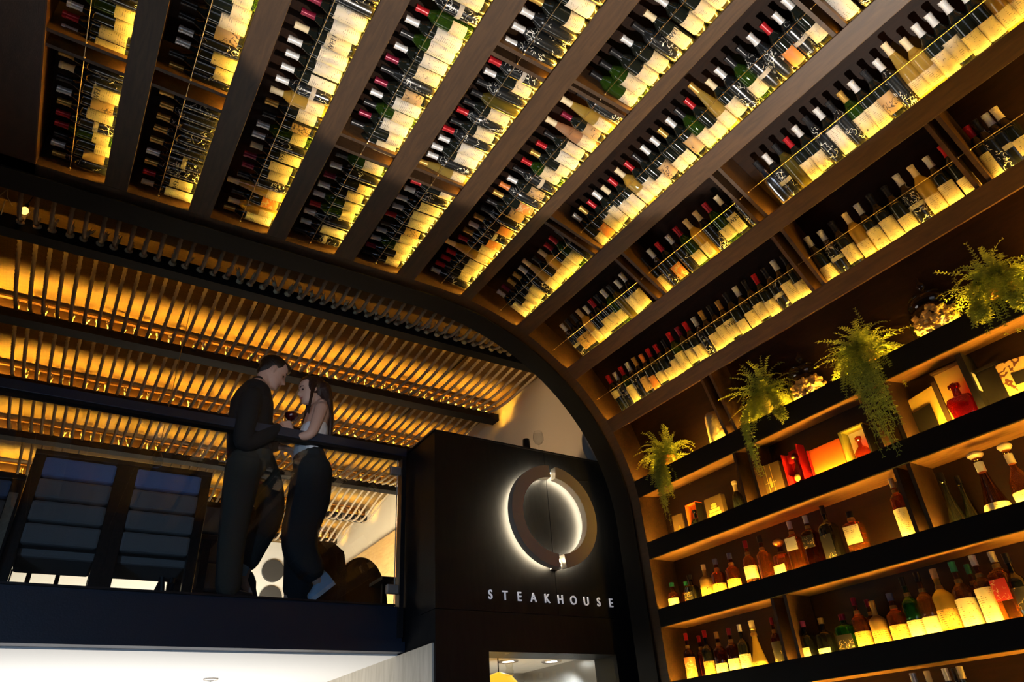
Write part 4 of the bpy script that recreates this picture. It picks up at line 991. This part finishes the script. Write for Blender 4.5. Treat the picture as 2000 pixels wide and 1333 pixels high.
# oak panel, dark discs
bm = bmesh.new(); box(bm, (3.50, 8.0, 1.3), (3.60, 10.6, 2.66)); tag(obj('wall_panel', bm, M['oak'], None), 'oak panel on the right wall behind the brown armchair', 'panel')
for px, py, rr in ((246, 1100, .165), (533, 1116, .17), (133, 1082, .17), (528, 1168, .17)):
    p = aY(px, py, 11.19); bm = bmesh.new(); lathe(bm, [(rr, 0), (rr, .03), (rr * .96, .035)], 32, mtx=Matrix.Translation(V(p.x, 11.2, p.z)) @ Matrix.Rotation(PI / 2, 4, 'X'))
    tag(obj('wall_disc', bm, M['disc'], None), {246: 'dark round wall disc between the two chair backs', 533: 'dark round wall disc between the legs of the couple', 133: 'dark round wall disc behind the tan cushion', 528: 'lowest dark wall disc, right at floor edge between the feet'}[px], 'wall decoration')

# ------------------------------------------------------------------ chairs seen from below through the glass
def highchair(x, y, wdt, label, fab, z_top, bands=4, zs=.44, yaw=0):
    r = thing('dining_chair', label, 'chair', (x, y, FZ), 'high-backed chairs of the upper room'); r.rotation_euler = (0, 0, yaw)
    hz = z_top - FZ; h = wdt / 2
    for s in (-1, 1): bx('back_post', (s * h - .035, -.02, 0), (s * h + .035, .035, hz), M['darkwood'], r, .004)
    bx('top_rail', (-h - .035, -.025, hz), (h + .035, .04, hz + .035), M['darkwood'], r, .004)
    b0 = .42
    for i in range(bands):
        z0 = b0 + (hz - b0) * i / bands; z1 = b0 + (hz - b0) * (i + 1) / bands
        bm = bmesh.new(); box(bm, (-h + .03, -.025, z0 + .008), (h - .03, .05, z1 - .008)); obj('back_cushion', bm, M['bluefab'] if i == bands - 1 else M['greyfab'], r, bevel=.02)
    bx('back_shell', (-h, .03, b0 - .01), (h, .045, hz), M['darkwood'], r)
    bm = bmesh.new(); box(bm, (-h + .02, .04, .36), (h - .02, .50, .43)); obj('seat', bm, M['greyfab'], r, bevel=.02)
    for s in (-1, 1): bx('leg', (s * h - .025, .44, 0), (s * h + .025, .49, .37), M['darkwood'], r)
    return r
highchair(-.02, 5.36, .50, 'left of two blue-topped high-backed chairs behind the glass', 'bluefab', 2.015)
highchair(.545, 5.36, .50, 'right of two blue-topped high-backed chairs, left of the man', 'bluefab', 2.015)
r = highchair(-.56, 5.30, .44, 'dark high-backed chair at the left edge behind the glass', 'greyfab', 1.80, 3)
bx('leg_face', (-.03 + .22, -.03, 0), (.0 + .22 + .02, -.021, .72), M['palewood'], r); bx('leg_face', (.22 - .12, -.03, 0), (.22 - .085, -.021, .60), M['palewood'], r)
r = highchair(1.10, 6.35, .55, 'grey chair between the blue-topped chairs and the man', 'greyfab', 2.13, 3)
# table behind the chairs, tan cushion bench, folding stand
r = thing('dining_table', 'long dark table behind the two blue-topped chairs', 'table', (.3, 6.3, FZ))
bx('table_top', (-.75, -.35, .73), (.75, .35, .77), M['darkwood'], r, .004)
for sx in (-.68, .68):
    for sy in (-.3, .3): bx('leg', (sx - .03, sy - .03, 0), (sx + .03, sy + .03, .73), M['darkwood'], r)
p0 = aY(55, 1066, 8.0); p1 = aY(140, 1098, 8.0)
r = thing('bench', 'tan leather bench cushion seen under the left blue-topped chair', 'bench', ((p0.x + p1.x) / 2, 8.2, FZ))
hw = (p1.x - p0.x) / 2
bm = bmesh.new(); box(bm, (-hw - .5, -.2, p1.z - FZ), (hw, .2, p0.z - FZ + .05)); obj('cushion', bm, M['leather'], r, bevel=.05)
for sx in (-hw - .4, -.12): bx('leg', (sx - .02, -.15, 0), (sx + .02, -.11, p1.z - FZ), M['darkwood'], r)
bx('leg', (hw - .1, .1, 0), (hw - .06, .14, p1.z - FZ), M['darkwood'], r)
r = thing('folding_stand', 'black crossed-leg stand between right blue-topped chair and grey chair', 'stand', (.78, 5.7, FZ))
for i, (a, b) in enumerate(((aY(366, 960, 5.7), aY(335, 1140, 5.7)), (aY(390, 1000, 5.8), aY(330, 1160, 5.8)), (aY(318, 1080, 5.7), aY(316, 1165, 5.7)), (aY(355, 1060, 5.8), aY(300, 1165, 5.8)))):
    bm = bmesh.new(); o = V(.78, 5.7, FZ); b = V(b.x, b.y, max(b.z, FZ + .01)); tube(bm, [a - o, b - o], .018, 8); obj('leg', bm, M['blacksteel'], r, True)
bm = bmesh.new(); o = V(.78, 5.7, FZ); tube(bm, [aY(258, 1088, 5.7) - o, aY(345, 1096, 5.7) - o], .02, 8); obj('crossbar', bm, M['blacksteel'], r, True)
# round-backed armchair, brown shawl
p = aY(703, 1140, 6.6)
r = thing('armchair', 'round-backed brown leather armchair at the right end of railing', 'chair', (p.x, 6.6, FZ))
top = aY(700, 1090, 6.6).z - FZ; lft = aY(645, 1140, 6.6).x - p.x; rgt = aY(757, 1150, 6.6).x - p.x
bm = bmesh.new(); poly = []
for i in range(21):
    a = PI * i / 20; poly.append(V(.5 * (lft + rgt) + (rgt - lft) / 2 * math.cos(a), 0, .22 + (top - .22) * math.sin(a) ** .75))
prism(bm, poly, V(0, -.05, 0), V(0, .05, 0)); obj('backrest', bm, M['leather2'], r, bevel=.02)
bm = bmesh.new(); box(bm, (lft + .03, .05, .2), (rgt - .03, .55, .33)); obj('seat', bm, M['leather2'], r, bevel=.03)
for sx in (lft + .06, (lft + rgt) / 2, rgt - .05): bx('leg', (sx - .03, -.03, 0), (sx + .03, .03, .24), M['leather2'], r)
p = aY(628, 1082, 6.2); bm = bmesh.new()
pts = [aY(600, 1085, 6.2), aY(618, 1074, 6.2), aY(645, 1078, 6.2), aY(668, 1088, 6.2)]
tube(bm, pts, [(.02, .05), (.05, .08), (.06, .09), (.03, .05)], 12)
for sx in (612, 630, 648, 662): tube(bm, [aY(sx, 1084, 6.2), aY(sx + 2, 1120, 6.2), V(aY(sx + 4, 1160, 6.2).x, 6.2, FZ + .03)], [(.05, .05), (.045, .06), (.04, .06)], 10)
tag(obj('shaggy_throw', bm, mat('brown_fur', (.050, .026, .014), .95, bump=1, bscale=90), None, True), 'shaggy dark brown throw beside the armchair, above the raised shoe', 'throw')
# black tripod side table by the clamp
p = aY(757, 1110, 6.0); r = thing('side_table', 'small black table standing at the right end of the glass', 'table', (p.x + .05, 6.0, FZ))
bx('table_top', (-.16, -.15, .50), (.16, .15, .53), M['black'], r); bx('leg', (-.10, -.02, 0), (-.06, .02, .5), M['black'], r); bx('leg', (.08, -.02, 0), (.12, .02, .5), M['black'], r)
bx('low_shelf', (-.14, -.12, .12), (.14, .12, .14), M['greyfab'], r)

# things standing on the column top
def wineglass(base, s, label, parent=None, up=V(0, 0, 1), wine_=False, group=None):
    r = thing('wine_glass', label, 'glass', base, group); r.rotation_euler = up.to_track_quat('Z', 'Y').to_euler()
    bm = bmesh.new(); pr = [(.034, 0), (.034, .002), (.006, .006), (.004, .015), (.004, .085), (.008, .092), (.030, .108), (.044, .135), (.046, .160), (.040, .195), (.034, .215), (.033, .215), (.0385, .195), (.0445, .160), (.0425, .136), (.029, .110), (.004, .096)]
    lathe(bm, [(a * s, z * s) for a, z in pr], 30); obj('bowl', bm, M['glass'], r, True)
    if wine_:
        bm = bmesh.new(); lathe(bm, [(.003 * s, .097 * s), (.0282 * s, .1105 * s), (.0415 * s, .1365 * s), (.0430 * s, .150 * s)], 28); obj('wine', bm, M['redwine'], r, True)
    return r
gp = aY(1053, 876, 4.16); wineglass(V(gp.x, gp.y, 2.112), .95, 'empty wine glass standing on top of the sign column')
p = aY(1028, 868, 4.16); bm = bmesh.new(); lathe(bm, [(.034, 0), (.036, .01), (.030, .05), (.028, .11), (.024, .115), (.02, .10)], 20, mtx=Matrix.Translation(V(p.x, p.y, 2.112)))
tag(obj('dark_cup', bm, M['c_k'], None, True), 'small dark cup left of the empty glass on the column', 'cup')
p = aY(952, 862, 4.55); r = thing('storage_box', 'low black box on the column top behind the edge', 'box', V(p.x, 4.55, 2.112))
bx('body', (-.14, -.1, 0), (.14, .12, .13), M['box_black'], r, .004); bx('lid', (-.142, -.102, .13), (.142, .122, .15), M['box_black'], r, .004)
for px, nm in ((915, 'left'), (927, 'right')):
    p = aY(px, 860, 4.4); bm = bmesh.new(); tube(bm, [V(p.x, 4.4, 2.112), V(p.x, 4.4, 2.30)], .006, 8); tag(obj('metal_rod', bm, M['chrome'], None, True), nm + ' one of two thin steel rods left of the black box', 'rod')
p = aY(872, 838, 4.55); bm = bmesh.new(); prism(bm, [V(-.16, 0, 0), V(-.02, 0, .0), V(.06, 0, .115), V(.02, 0, .125), V(-.04, 0, .06)], V(p.x, 4.5, 2.112), V(p.x, 4.62, 2.112)); tag(obj('folded_napkin', bm, M['top'], None, bevel=.006), 'folded white napkin on the left corner of the column top', 'napkin')
p = aY(1182, 890, 3.98); bm = bmesh.new()
ball(bm, V(3.56, 4.12, 2.27), .16, 20, (.62, .30, 1.05)); tag(obj('driftwood_sculpture', bm, mat('weathered_grey_wood', (.34, .33, .31), .8, bump=1, bscale=14), None, True), 'weathered grey oval wood piece at the arch edge on column top', 'sculpture')
# clear pendant bulb
p = aY(306, 900, 5.0); r = thing('pendant_lamp', 'clear glass pendant bulb hanging before the left blue-topped chair', 'lamp', p)
bm = bmesh.new(); lathe(bm, [(.012, .085), (.018, .06), (.034, .025), (.044, -.005), (.040, -.03), (.024, -.045), (.004, -.05)], 24); obj('bulb', bm, M['pane'], r, True)
bm = bmesh.new(); lathe(bm, [(.013, .082), (.014, .11), (.005, .115)], 14); tube(bm, [V(0, 0, .115), V(0, 0, 3.30 - p.z)], .002, 5); obj('socket', bm, M['c_g'], r, True)

# floor of the lower room
bm = bmesh.new(); box(bm, (-5, -5, -1.66), (6, 12, -1.6)); struct('floor', bm, M['floor'])
#PART3BEGIN
# ------------------------------------------------------------------ the couple
def remeshed(name, bm, m, parent, voxel=.006, smooth=3, fac=.5):
    me = mesh(name, bm, m); o = bpy.data.objects.new(name, me); SC.collection.objects.link(o)
    md = o.modifiers.new('r', 'REMESH'); md.mode = 'VOXEL'; md.voxel_size = voxel; md.adaptivity = 0
    s = o.modifiers.new('s', 'SMOOTH'); s.iterations = smooth; s.factor = fac
    me2 = bpy.data.meshes.new_from_object(o.evaluated_get(bpy.context.evaluated_depsgraph_get()))
    bpy.data.objects.remove(o); me2.materials.clear(); me2.materials.append(m)
    for p in me2.polygons: p.use_smooth = True
    o = bpy.data.objects.new(name, me2); SC.collection.objects.link(o)
    if parent: o.parent = parent; o.matrix_parent_inverse = parent.matrix_world.inverted()
    return o
def limb(bm, pts, rads, seg=14):
    """tapered limb, rings stay perpendicular to the path; (in-plane radius, depth radius)"""
    q, rr = [], []
    rads = [r if isinstance(r, tuple) else (r, r) for r in rads]
    for i in range(len(pts) - 1):
        p0 = pts[max(i - 1, 0)]; p1 = pts[i]; p2 = pts[i + 1]; p3 = pts[min(i + 2, len(pts) - 1)]
        for k in range(5):
            t = k / 5
            q.append(.5 * ((2 * p1) + (-p0 + p2) * t + (2 * p0 - 5 * p1 + 4 * p2 - p3) * t * t + (-p0 + 3 * p1 - 3 * p2 + p3) * t ** 3))
            rr.append(tuple(rads[i][j] * (1 - t) + rads[i + 1][j] * t for j in (0, 1)))
    q.append(pts[-1]); rr.append(rads[-1])
    tube(bm, q, rr, seg, True, upv=(0, 1, 0))
    for p, r in ((q[0], rr[0]), (q[-1], rr[-1])): ball(bm, p, 1, 12, (r[0] * .96, r[1] * .96, min(r) * .96))
def head(bm, c, R3, s=1.0, ns=1.25):
    """profile head: local +X is the face direction, Z up; c = head centre, R3 = 3x3 rotation"""
    # z, back x, front x, half width, nose bump, nose half width
    H = [(-.118, -.030, .060, .018), (-.108, -.044, .083, .036), (-.095, -.058, .089, .048), (-.080, -.066, .086, .055), (-.066, -.073, .089, .059), (-.056, -.078, .0895, .062), (-.044, -.083, .086, .064),
         (-.030, -.090, .087, .067), (-.014, -.096, .086, .070), (.004, -.100, .081, .073), (.018, -.102, .086, .075), (.036, -.103, .089, .076), (.058, -.099, .086, .075), (.078, -.088, .076, .070), (.096, -.070, .058, .058), (.108, -.046, .034, .038), (.114, -.018, .008, .014)]
    nose = {-.056: .004, -.044: .010, -.030: .030, -.014: .024, .004: .014, .018: .004}
    seg = 40; rings = []
    for z, xb, xf, hw in H:
        ring = []
        for k in range(seg):
            a = 2 * PI * k / seg; cx, sy = math.cos(a), math.sin(a)
            x = (xf if cx > 0 else -xb) * (abs(cx) ** .85) * (1 if cx > 0 else -1); y = hw * (abs(sy) ** .9) * (1 if sy > 0 else -1)
            nb = nose.get(z, 0)
            if nb and cx > 0: x += nb * ns * math.exp(-(y / (.013 if z > -.02 else .017)) ** 2)
            if z == .004 and cx > 0: x -= .010 * math.exp(-((abs(y) - .032) / .013) ** 2)        # eye sockets
            if z == -.066 and cx > 0: x -= .004 * math.exp(-(y / .03) ** 2)
            ring.append(bm.verts.new(c + R3 @ (V(x, y, z) * s)))
        rings.append(ring)
    for a, b in zip(rings, rings[1:]):
        for k in range(seg): bm.faces.new([a[k], a[(k+1) % seg], b[(k+1) % seg], b[k]])
    bm.faces.new(rings[0][::-1]); bm.faces.new(rings[-1])
    for sg in (-1, 1):                                           # ears
        ball(bm, c + R3 @ (V(-.012, sg * .075, -.004) * s), .030 * s, 12, (.55, .28, 1.05), R3)
        ball(bm, c + R3 @ (V(-.004, sg * .074, -.028) * s), .013 * s, 8, (.7, .4, 1), R3)
def hand(bm, w, d, n, thumb_dir, curl=(.9, 1.1, .7), s=1.0, spread=.06):
    """w wrist, d direction of the palm, n palm-facing side, thumb_dir the side the thumb leaves"""
    d = d.normalized(); t = (thumb_dir - d * thumb_dir.dot(d)).normalized(); n = (n - d * n.dot(d) - t * n.dot(t)).normalized()
    for k in range(4):
        o = (1.5 - k) * .021 * s
        tube(bm, [w + t * o * .7, w + d * .045 * s + t * o, w + d * .088 * s + t * o], [(.013 * s, .013 * s)] * 3, 8)
        ln = (.040, .046, .042, .033)[k] * s; p = w + d * .088 * s + t * o; a = 0; pts = [p]; dd = (d + t * spread * (1.5 - k)).normalized()
        for j, c_ in enumerate(curl):
            a += c_ * (1 + .06 * k); v = dd * math.cos(a) + n * math.sin(a); p = p + v * ln * (1, .72, .55)[j]; pts.append(p)
        tube(bm, pts, [.0095 * s, .0090 * s, .0085 * s, .0075 * s], 8); ball(bm, pts[-1], .0076 * s, 8)
    b = w + d * .025 * s + t * .026 * s
    pts = [b, b + (t * .55 + d * .5 + n * .5).normalized() * .035 * s]
    pts.append(pts[-1] + (d * .6 + n * .75).normalized() * .030 * s); pts.append(pts[-1] + (d * .4 + n * .8 - t * .4).normalized() * .022 * s)
    tube(bm, pts, [.015 * s, .012 * s, .0105 * s, .0085 * s], 8); ball(bm, pts[-1], .0085 * s, 8)
def Q(px, py, dy=0): return aY(px, py, 4.70 + dy)
def ry(deg): return Matrix.Rotation(math.radians(deg), 3, 'Y')
# ---------- man
hc = Q(533.5, 729); hr = ry(26)                                   # face along +X, leaning forward and down
bm = bmesh.new()
head(bm, hc, hr, 1.04)
nb = Q(503, 757)
limb(bm, [nb, Q(514, 746), hc + hr @ V(-.035, 0, -.05)], [(.066, .068), (.058, .060), (.056, .058)])
torso = [Q(500, 760), Q(493, 786), Q(490, 825), Q(487, 862), Q(490, 900)]
limb(bm, torso, [(.075, .12), (.115, .17), (.115, .155), (.105, .145), (.11, .15)])
w1 = Q(547, 834, -.13); el1 = Q(478, 862, -.20); sh1 = Q(488, 779, -.165)
limb(bm, [sh1, Q(481, 822, -.20), el1, Q(512, 852, -.17), w1], [.052, .046, .042, .038, .026])
w2 = Q(546, 873, .11); el2 = Q(495, 868, .20); sh2 = Q(490, 780, .165)
limb(bm, [sh2, Q(490, 825, .2), el2, w2], [.052, .046, .042, .028])
hand(bm, w1, V(.92, .05, .32), V(.15, .98, .1), V(-.3, .2, .95), (1.0, 1.2, .8), .95)
hand(bm, w2, V(.9, .1, -.1), V(0, .3, -1), V(0, 1, 0), (.5, .6, .4), .95)
# legs under the trousers
hipA = Q(478, 905, -.09); hipB = Q(500, 905, .09)
kA, aA = Q(458, 1020, -.10), Q(444, 1143, -.09)
kB, aB = Q(527, 1008, .06), Q(481, 1108, .03)
limb(bm, [hipA, kA, aA], [(.085, .085), (.058, .058), (.036, .036)]); limb(bm, [hipB, kB, aB], [(.085, .085), (.058, .058), (.036, .036)])
limb(bm, [aA, Q(452, 1160, -.09), Q(478, 1164, -.09)], [.036, .034, .026]); limb(bm, [aB, Q(478, 1135, .03), Q(490, 1158, .03)], [.036, .036, .026])
man = remeshed('person', bm, M['skin'], None, .0055, 3)
tag(man, 'man in black jumper and dark trousers, leaning to the woman, holding a wine glass', 'person')
bm = bmesh.new()
limb(bm, [Q(504, 752), Q(499, 764), Q(492, 790), Q(489, 828), Q(486, 862), Q(489, 893)], [(.070, .075), (.108, .150), (.148, .19), (.150, .178), (.148, .165), (.150, .168)])
limb(bm, [Q(492, 776, -.14), Q(482, 820, -.20), Q(476, 864, -.20), Q(512, 856, -.17), Q(541, 839, -.135)], [.078, .070, .062, .054, .043])
limb(bm, [Q(492, 778, .14), Q(490, 825, .2), Q(495, 868, .20), Q(539, 872, .125)], [.078, .068, .060, .045])
remeshed('jumper', bm, M['knit'], man, .009, 4)
bm = bmesh.new()
limb(bm, [Q(489, 888), Q(489, 912)], [(.148, .165), (.155, .17)])
limb(bm, [hipA, Q(468, 960, -.10), kA, Q(450, 1085, -.10), Q(446, 1146, -.09)], [(.125, .11), (.112, .10), (.092, .085), (.082, .078), (.078, .076)])
limb(bm, [hipB, Q(520, 955, .07), kB, Q(503, 1060, .05), Q(486, 1098, .03)], [(.135, .11), (.118, .10), (.092, .085), (.078, .074), (.062, .062)])
remeshed('trousers', bm, M['denim'], man, .009, 3)
# hair
bm = bmesh.new()
for c_, r_, sc_ in ((V(-.022, 0, .045), .100, (1.04, .86, .86)), (V(-.055, 0, .005), .072, (.80, 1.05, 1.0)), (V(.040, 0, .080), .056, (1.05, 1.1, .62)), (V(-.075, 0, -.03), .045, (.7, 1.25, 1.0))):
    ball(bm, hc + hr @ (c_ * 1.04), r_ * 1.04, 20, sc_, hr)
remeshed('hair', bm, M['hair'], man, .006, 3)
bm = bmesh.new()
for sg in (-1, 1): ball(bm, hc + hr @ V(.0765, sg * .033, .002), .0085, 10, (1, 1.3, .75), hr)
remeshed('eyes', bm, M['eye'], man, .003, 1)
bm = bmesh.new()
for sg in (-1, 1): tube(bm, [hc + hr @ V(.089, sg * .016, .030), hc + hr @ V(.084, sg * .036, .034), hc + hr @ V(.068, sg * .054, .028)], [.0028, .0036, .002], 6)
obj('eyebrows', bm, M['hair'], None, True); eb = SC.collection.objects[-1]; eb.parent = man
bm = bmesh.new(); tube(bm, [hc + hr @ V(.082, -.026, -.061), hc + hr @ V(.0955, 0, -.061), hc + hr @ V(.082, .026, -.061)], [.003, .0065, .003], 8); o = obj('lips', bm, M['lips'], man, True)
def shoe(name, a, b, h, wd, m, parent, up=V(0, 0, 1), opened=False, sole=None):
    """a heel, b toe (sole line)"""
    d = (b - a); L_ = d.length; d = d / L_; sd = d.cross(up).normalized(); u = sd.cross(d)
    bm = bmesh.new(); prof_ = [(0, .35, .75), (.05, .75, 1.0), (.25, .85, 1.0), (.40, .80, .95), (.6, .95, .62), (.8, 1.0, .45), (.95, .7, .36), (1, .3, .25)]
    rings = []
    for t, w_, hh in prof_:
        c = a + d * L_ * t; ring = []
        for k in range(14):
            an = 2 * PI * k / 14; y = math.cos(an); z = math.sin(an); z = (z if z > 0 else z * .12)
            ring.append(bm.verts.new(c + sd * y * wd * w_ + u * (z * h * hh + .01)))
        rings.append(ring)
    for r1, r2 in zip(rings, rings[1:]):
        for k in range(14): bm.faces.new([r1[k], r1[(k+1) % 14], r2[(k+1) % 14], r2[k]])
    bm.faces.new(rings[0][::-1]); bm.faces.new(rings[-1]); o = obj(name, bm, m, parent, True)
    if sole:
        bm = bmesh.new(); rings = []
        for t, w_, hh in prof_:
            c = a + d * L_ * t; rings.append([bm.verts.new(c + sd * s_ * (wd * w_ + .004) + u * z_) for s_, z_ in ((-1, -.012), (1, -.012), (1, .014), (-1, .014))])
        for r1, r2 in zip(rings, rings[1:]):
            for k in range(4): bm.faces.new([r1[k], r1[(k+1) % 4], r2[(k+1) % 4], r2[k]])
        bm.faces.new(rings[0][::-1]); bm.faces.new(rings[-1]); obj('sole', bm, sole, o)
    return o
zf = FZ + .012
def onfloor(px, py, dy): p = Q(px, py, dy); p.z = zf; return p
shoe('shoe', onfloor(424, 1166, -.09), onfloor(492, 1172, -.09), .05, .042, M['bshoe'], man)
tb = onfloor(497, 1172, .03); shoe('shoe', Q(474, 1118, .03) - V(0, 0, .02), tb, .055, .040, M['bshoe'], man, up=V(.7, 0, .7))
bm = bmesh.new(); tube(bm, [Q(481, 1100, .03), Q(474, 1128, .03)], [(.040, .042), (.036, .038)], 14, upv=(0, 1, 0)); obj('sock', bm, M['sock'], man, True)

# ---------- woman
hw_ = Q(607, 764.5, .02); hr2 = ry(-14) @ Matrix.Rotation(PI, 3, 'Z')     # faces -X, chin lifted
bm = bmesh.new(); head(bm, hw_, hr2, .95, 1.0)
limb(bm, [Q(624, 796), Q(619, 785), hw_ + hr2 @ V(-.03, 0, -.05)], [(.055, .058), (.045, .048), (.046, .048)])
limb(bm, [Q(624, 796), Q(620, 815), Q(611, 845), Q(602, 880), Q(605, 905)], [(.06, .10), (.085, .14), (.085, .12), (.078, .115), (.095, .14)])
s1 = Q(627, 798, -.14); e1 = Q(608, 846, -.19); wr = Q(574, 853, -.12)
limb(bm, [s1, Q(619, 822, -.175), e1, Q(590, 853, -.16), wr], [.050, .043, .036, .031, .022])
s2 = Q(624, 800, .15); e2 = Q(600, 850, .19); wr2 = Q(566, 862, .02)
limb(bm, [s2, Q(612, 825, .18), e2, wr2], [.048, .041, .035, .022])
hand(bm, wr, V(-.95, .2, .15), V(-.1, .95, 0), V(-.1, .1, 1), (.7, .8, .5), .86); hand(bm, wr2, V(-.95, -.1, .1), V(0, -.9, .1), V(0, 0, 1), (.5, .6, .4), .86)
h1 = Q(612, 915, -.08); h2 = Q(606, 915, .08)
k1, a1 = Q(572, 1050, -.06), Q(614, 1122, -.06)
k2, a2 = Q(590, 1040, .09), Q(584, 1140, .09)
limb(bm, [h1, k1, a1], [(.09, .085), (.055, .055), (.034, .034)]); limb(bm, [h2, k2, a2], [(.09, .085), (.055, .055), (.034, .034)])
limb(bm, [a1, Q(622, 1148, -.06), Q(606, 1164, -.06)], [.034, .032, .022]); limb(bm, [a2, Q(582, 1158, .09), Q(560, 1166, .09)], [.034, .032, .022])
woman = remeshed('person', bm, M['skin'], None, .0055, 3)
tag(woman, 'woman with long dark hair in white top and dark trousers, facing the man', 'person')
bm = bmesh.new()
limb(bm, [Q(614, 842), Q(609, 856), Q(602, 878), Q(602, 892)], [(.100, .140), (.100, .138), (.098, .135), (.105, .145)])
remeshed('white_top', bm, M['top'], woman, .008, 2)
bm = bmesh.new(); tube(bm, [Q(613, 843, -.10), Q(621, 812, -.13), Q(622, 798, -.11)], .005, 6); tube(bm, [Q(600, 840, .05), Q(612, 808, .10)], .005, 6); obj('strap', bm, M['top'], woman, True)
bm = bmesh.new()
limb(bm, [Q(602, 888), Q(607, 915)], [(.106, .145), (.125, .165)])
limb(bm, [h1, Q(606, 975, -.08), Q(588, 1030, -.07), Q(588, 1078, -.07), Q(608, 1112, -.06)], [(.135, .11), (.140, .11), (.130, .10), (.118, .095), (.090, .09)])
limb(bm, [h2, Q(592, 980, .08), Q(584, 1050, .09), Q(582, 1110, .09), Q(582, 1152, .09)], [(.125, .11), (.118, .11), (.100, .10), (.095, .095), (.100, .10)])
remeshed('trousers', bm, M['navy'], woman, .009, 3)
# long hair
bm = bmesh.new()
for c_, r_, sc_ in ((V(-.034, 0, .034), .100, (.98, .88, .92)), (V(.012, 0, .080), .062, (1.0, 1.15, .74)), (V(-.006, .066, .022), .046, (1, .34, 1.5)), (V(-.006, -.066, .022), .046, (1, .34, 1.5)), (V(-.060, 0, -.01), .085, (.80, 1.0, 1.1))): ball(bm, hw_ + hr2 @ (c_ * .97), r_ * .97, 20, sc_, hr2)
limb(bm, [Q(630, 762), Q(636, 792, .01), Q(640, 822, .0), Q(641, 850, -.0), Q(641, 864, 0)], [(.065, .085), (.048, .10), (.036, .09), (.028, .06), (.016, .03)])
limb(bm, [Q(613, 748, -.06), Q(609, 770, -.080), Q(605, 790, -.085), Q(603, 808, -.085)], [(.020, .012), (.013, .010), (.010, .010), (.006, .008)])
limb(bm, [Q(610, 752, .07), Q(606, 785, .10), Q(600, 812, .12), Q(592, 826, .12)], [(.03, .018), (.030, .02), (.028, .018), (.012, .010)])
remeshed('hair', bm, M['hair2'], woman, .006, 3)
bm = bmesh.new()
for sg in (-1, 1): ball(bm, hw_ + hr2 @ (V(.0765, sg * .033, .002) * .95), .0085, 10, (1, 1.3, .8), hr2)
remeshed('eyes', bm, M['eye'], woman, .003, 1)
bm = bmesh.new()
for sg in (-1, 1): tube(bm, [hw_ + hr2 @ (V(.090, sg * .014, .024) * .95), hw_ + hr2 @ (V(.088, sg * .034, .029) * .95), hw_ + hr2 @ (V(.072, sg * .054, .024) * .95)], [.003, .0035, .002], 6)
obj('eyebrows', bm, M['hair2'], woman, True)
bm = bmesh.new(); tube(bm, [hw_ + hr2 @ V(.078, -.023, -.058), hw_ + hr2 @ V(.0905, 0, -.058), hw_ + hr2 @ V(.078, .023, -.058)], [.003, .007, .003], 8); obj('lips', bm, M['lips'], woman, True)
# shoes: one flat on the floor, one resting on its toe with the heel up
shoe('shoe', onfloor(604, 1170, .09), onfloor(541, 1166, .09), .075, .045, M['shoe'], woman, sole=M['top'])
shoe('shoe', Q(652, 1140, -.06), onfloor(606, 1176, -.06) + V(0, 0, .01), .10, .046, M['shoe'], woman, up=V(-.75, 0, .65), sole=M['top'])
# wine glass held by the man: stem between his fingers
gb = Q(563, 842, -.07) - V(0, 0, .028); g = wineglass(gb, 1.08, 'large wine glass half full of red wine held between the couple', up=V(.06, 0, 1), wine_=True)
#PART3END
# ------------------------------------------------------------------ lift everything from eye level to floor level
for o in list(SC.collection.objects):
    if o.parent is None and o.type not in ('CAMERA', 'LIGHT'):
        o.location.z += CZ
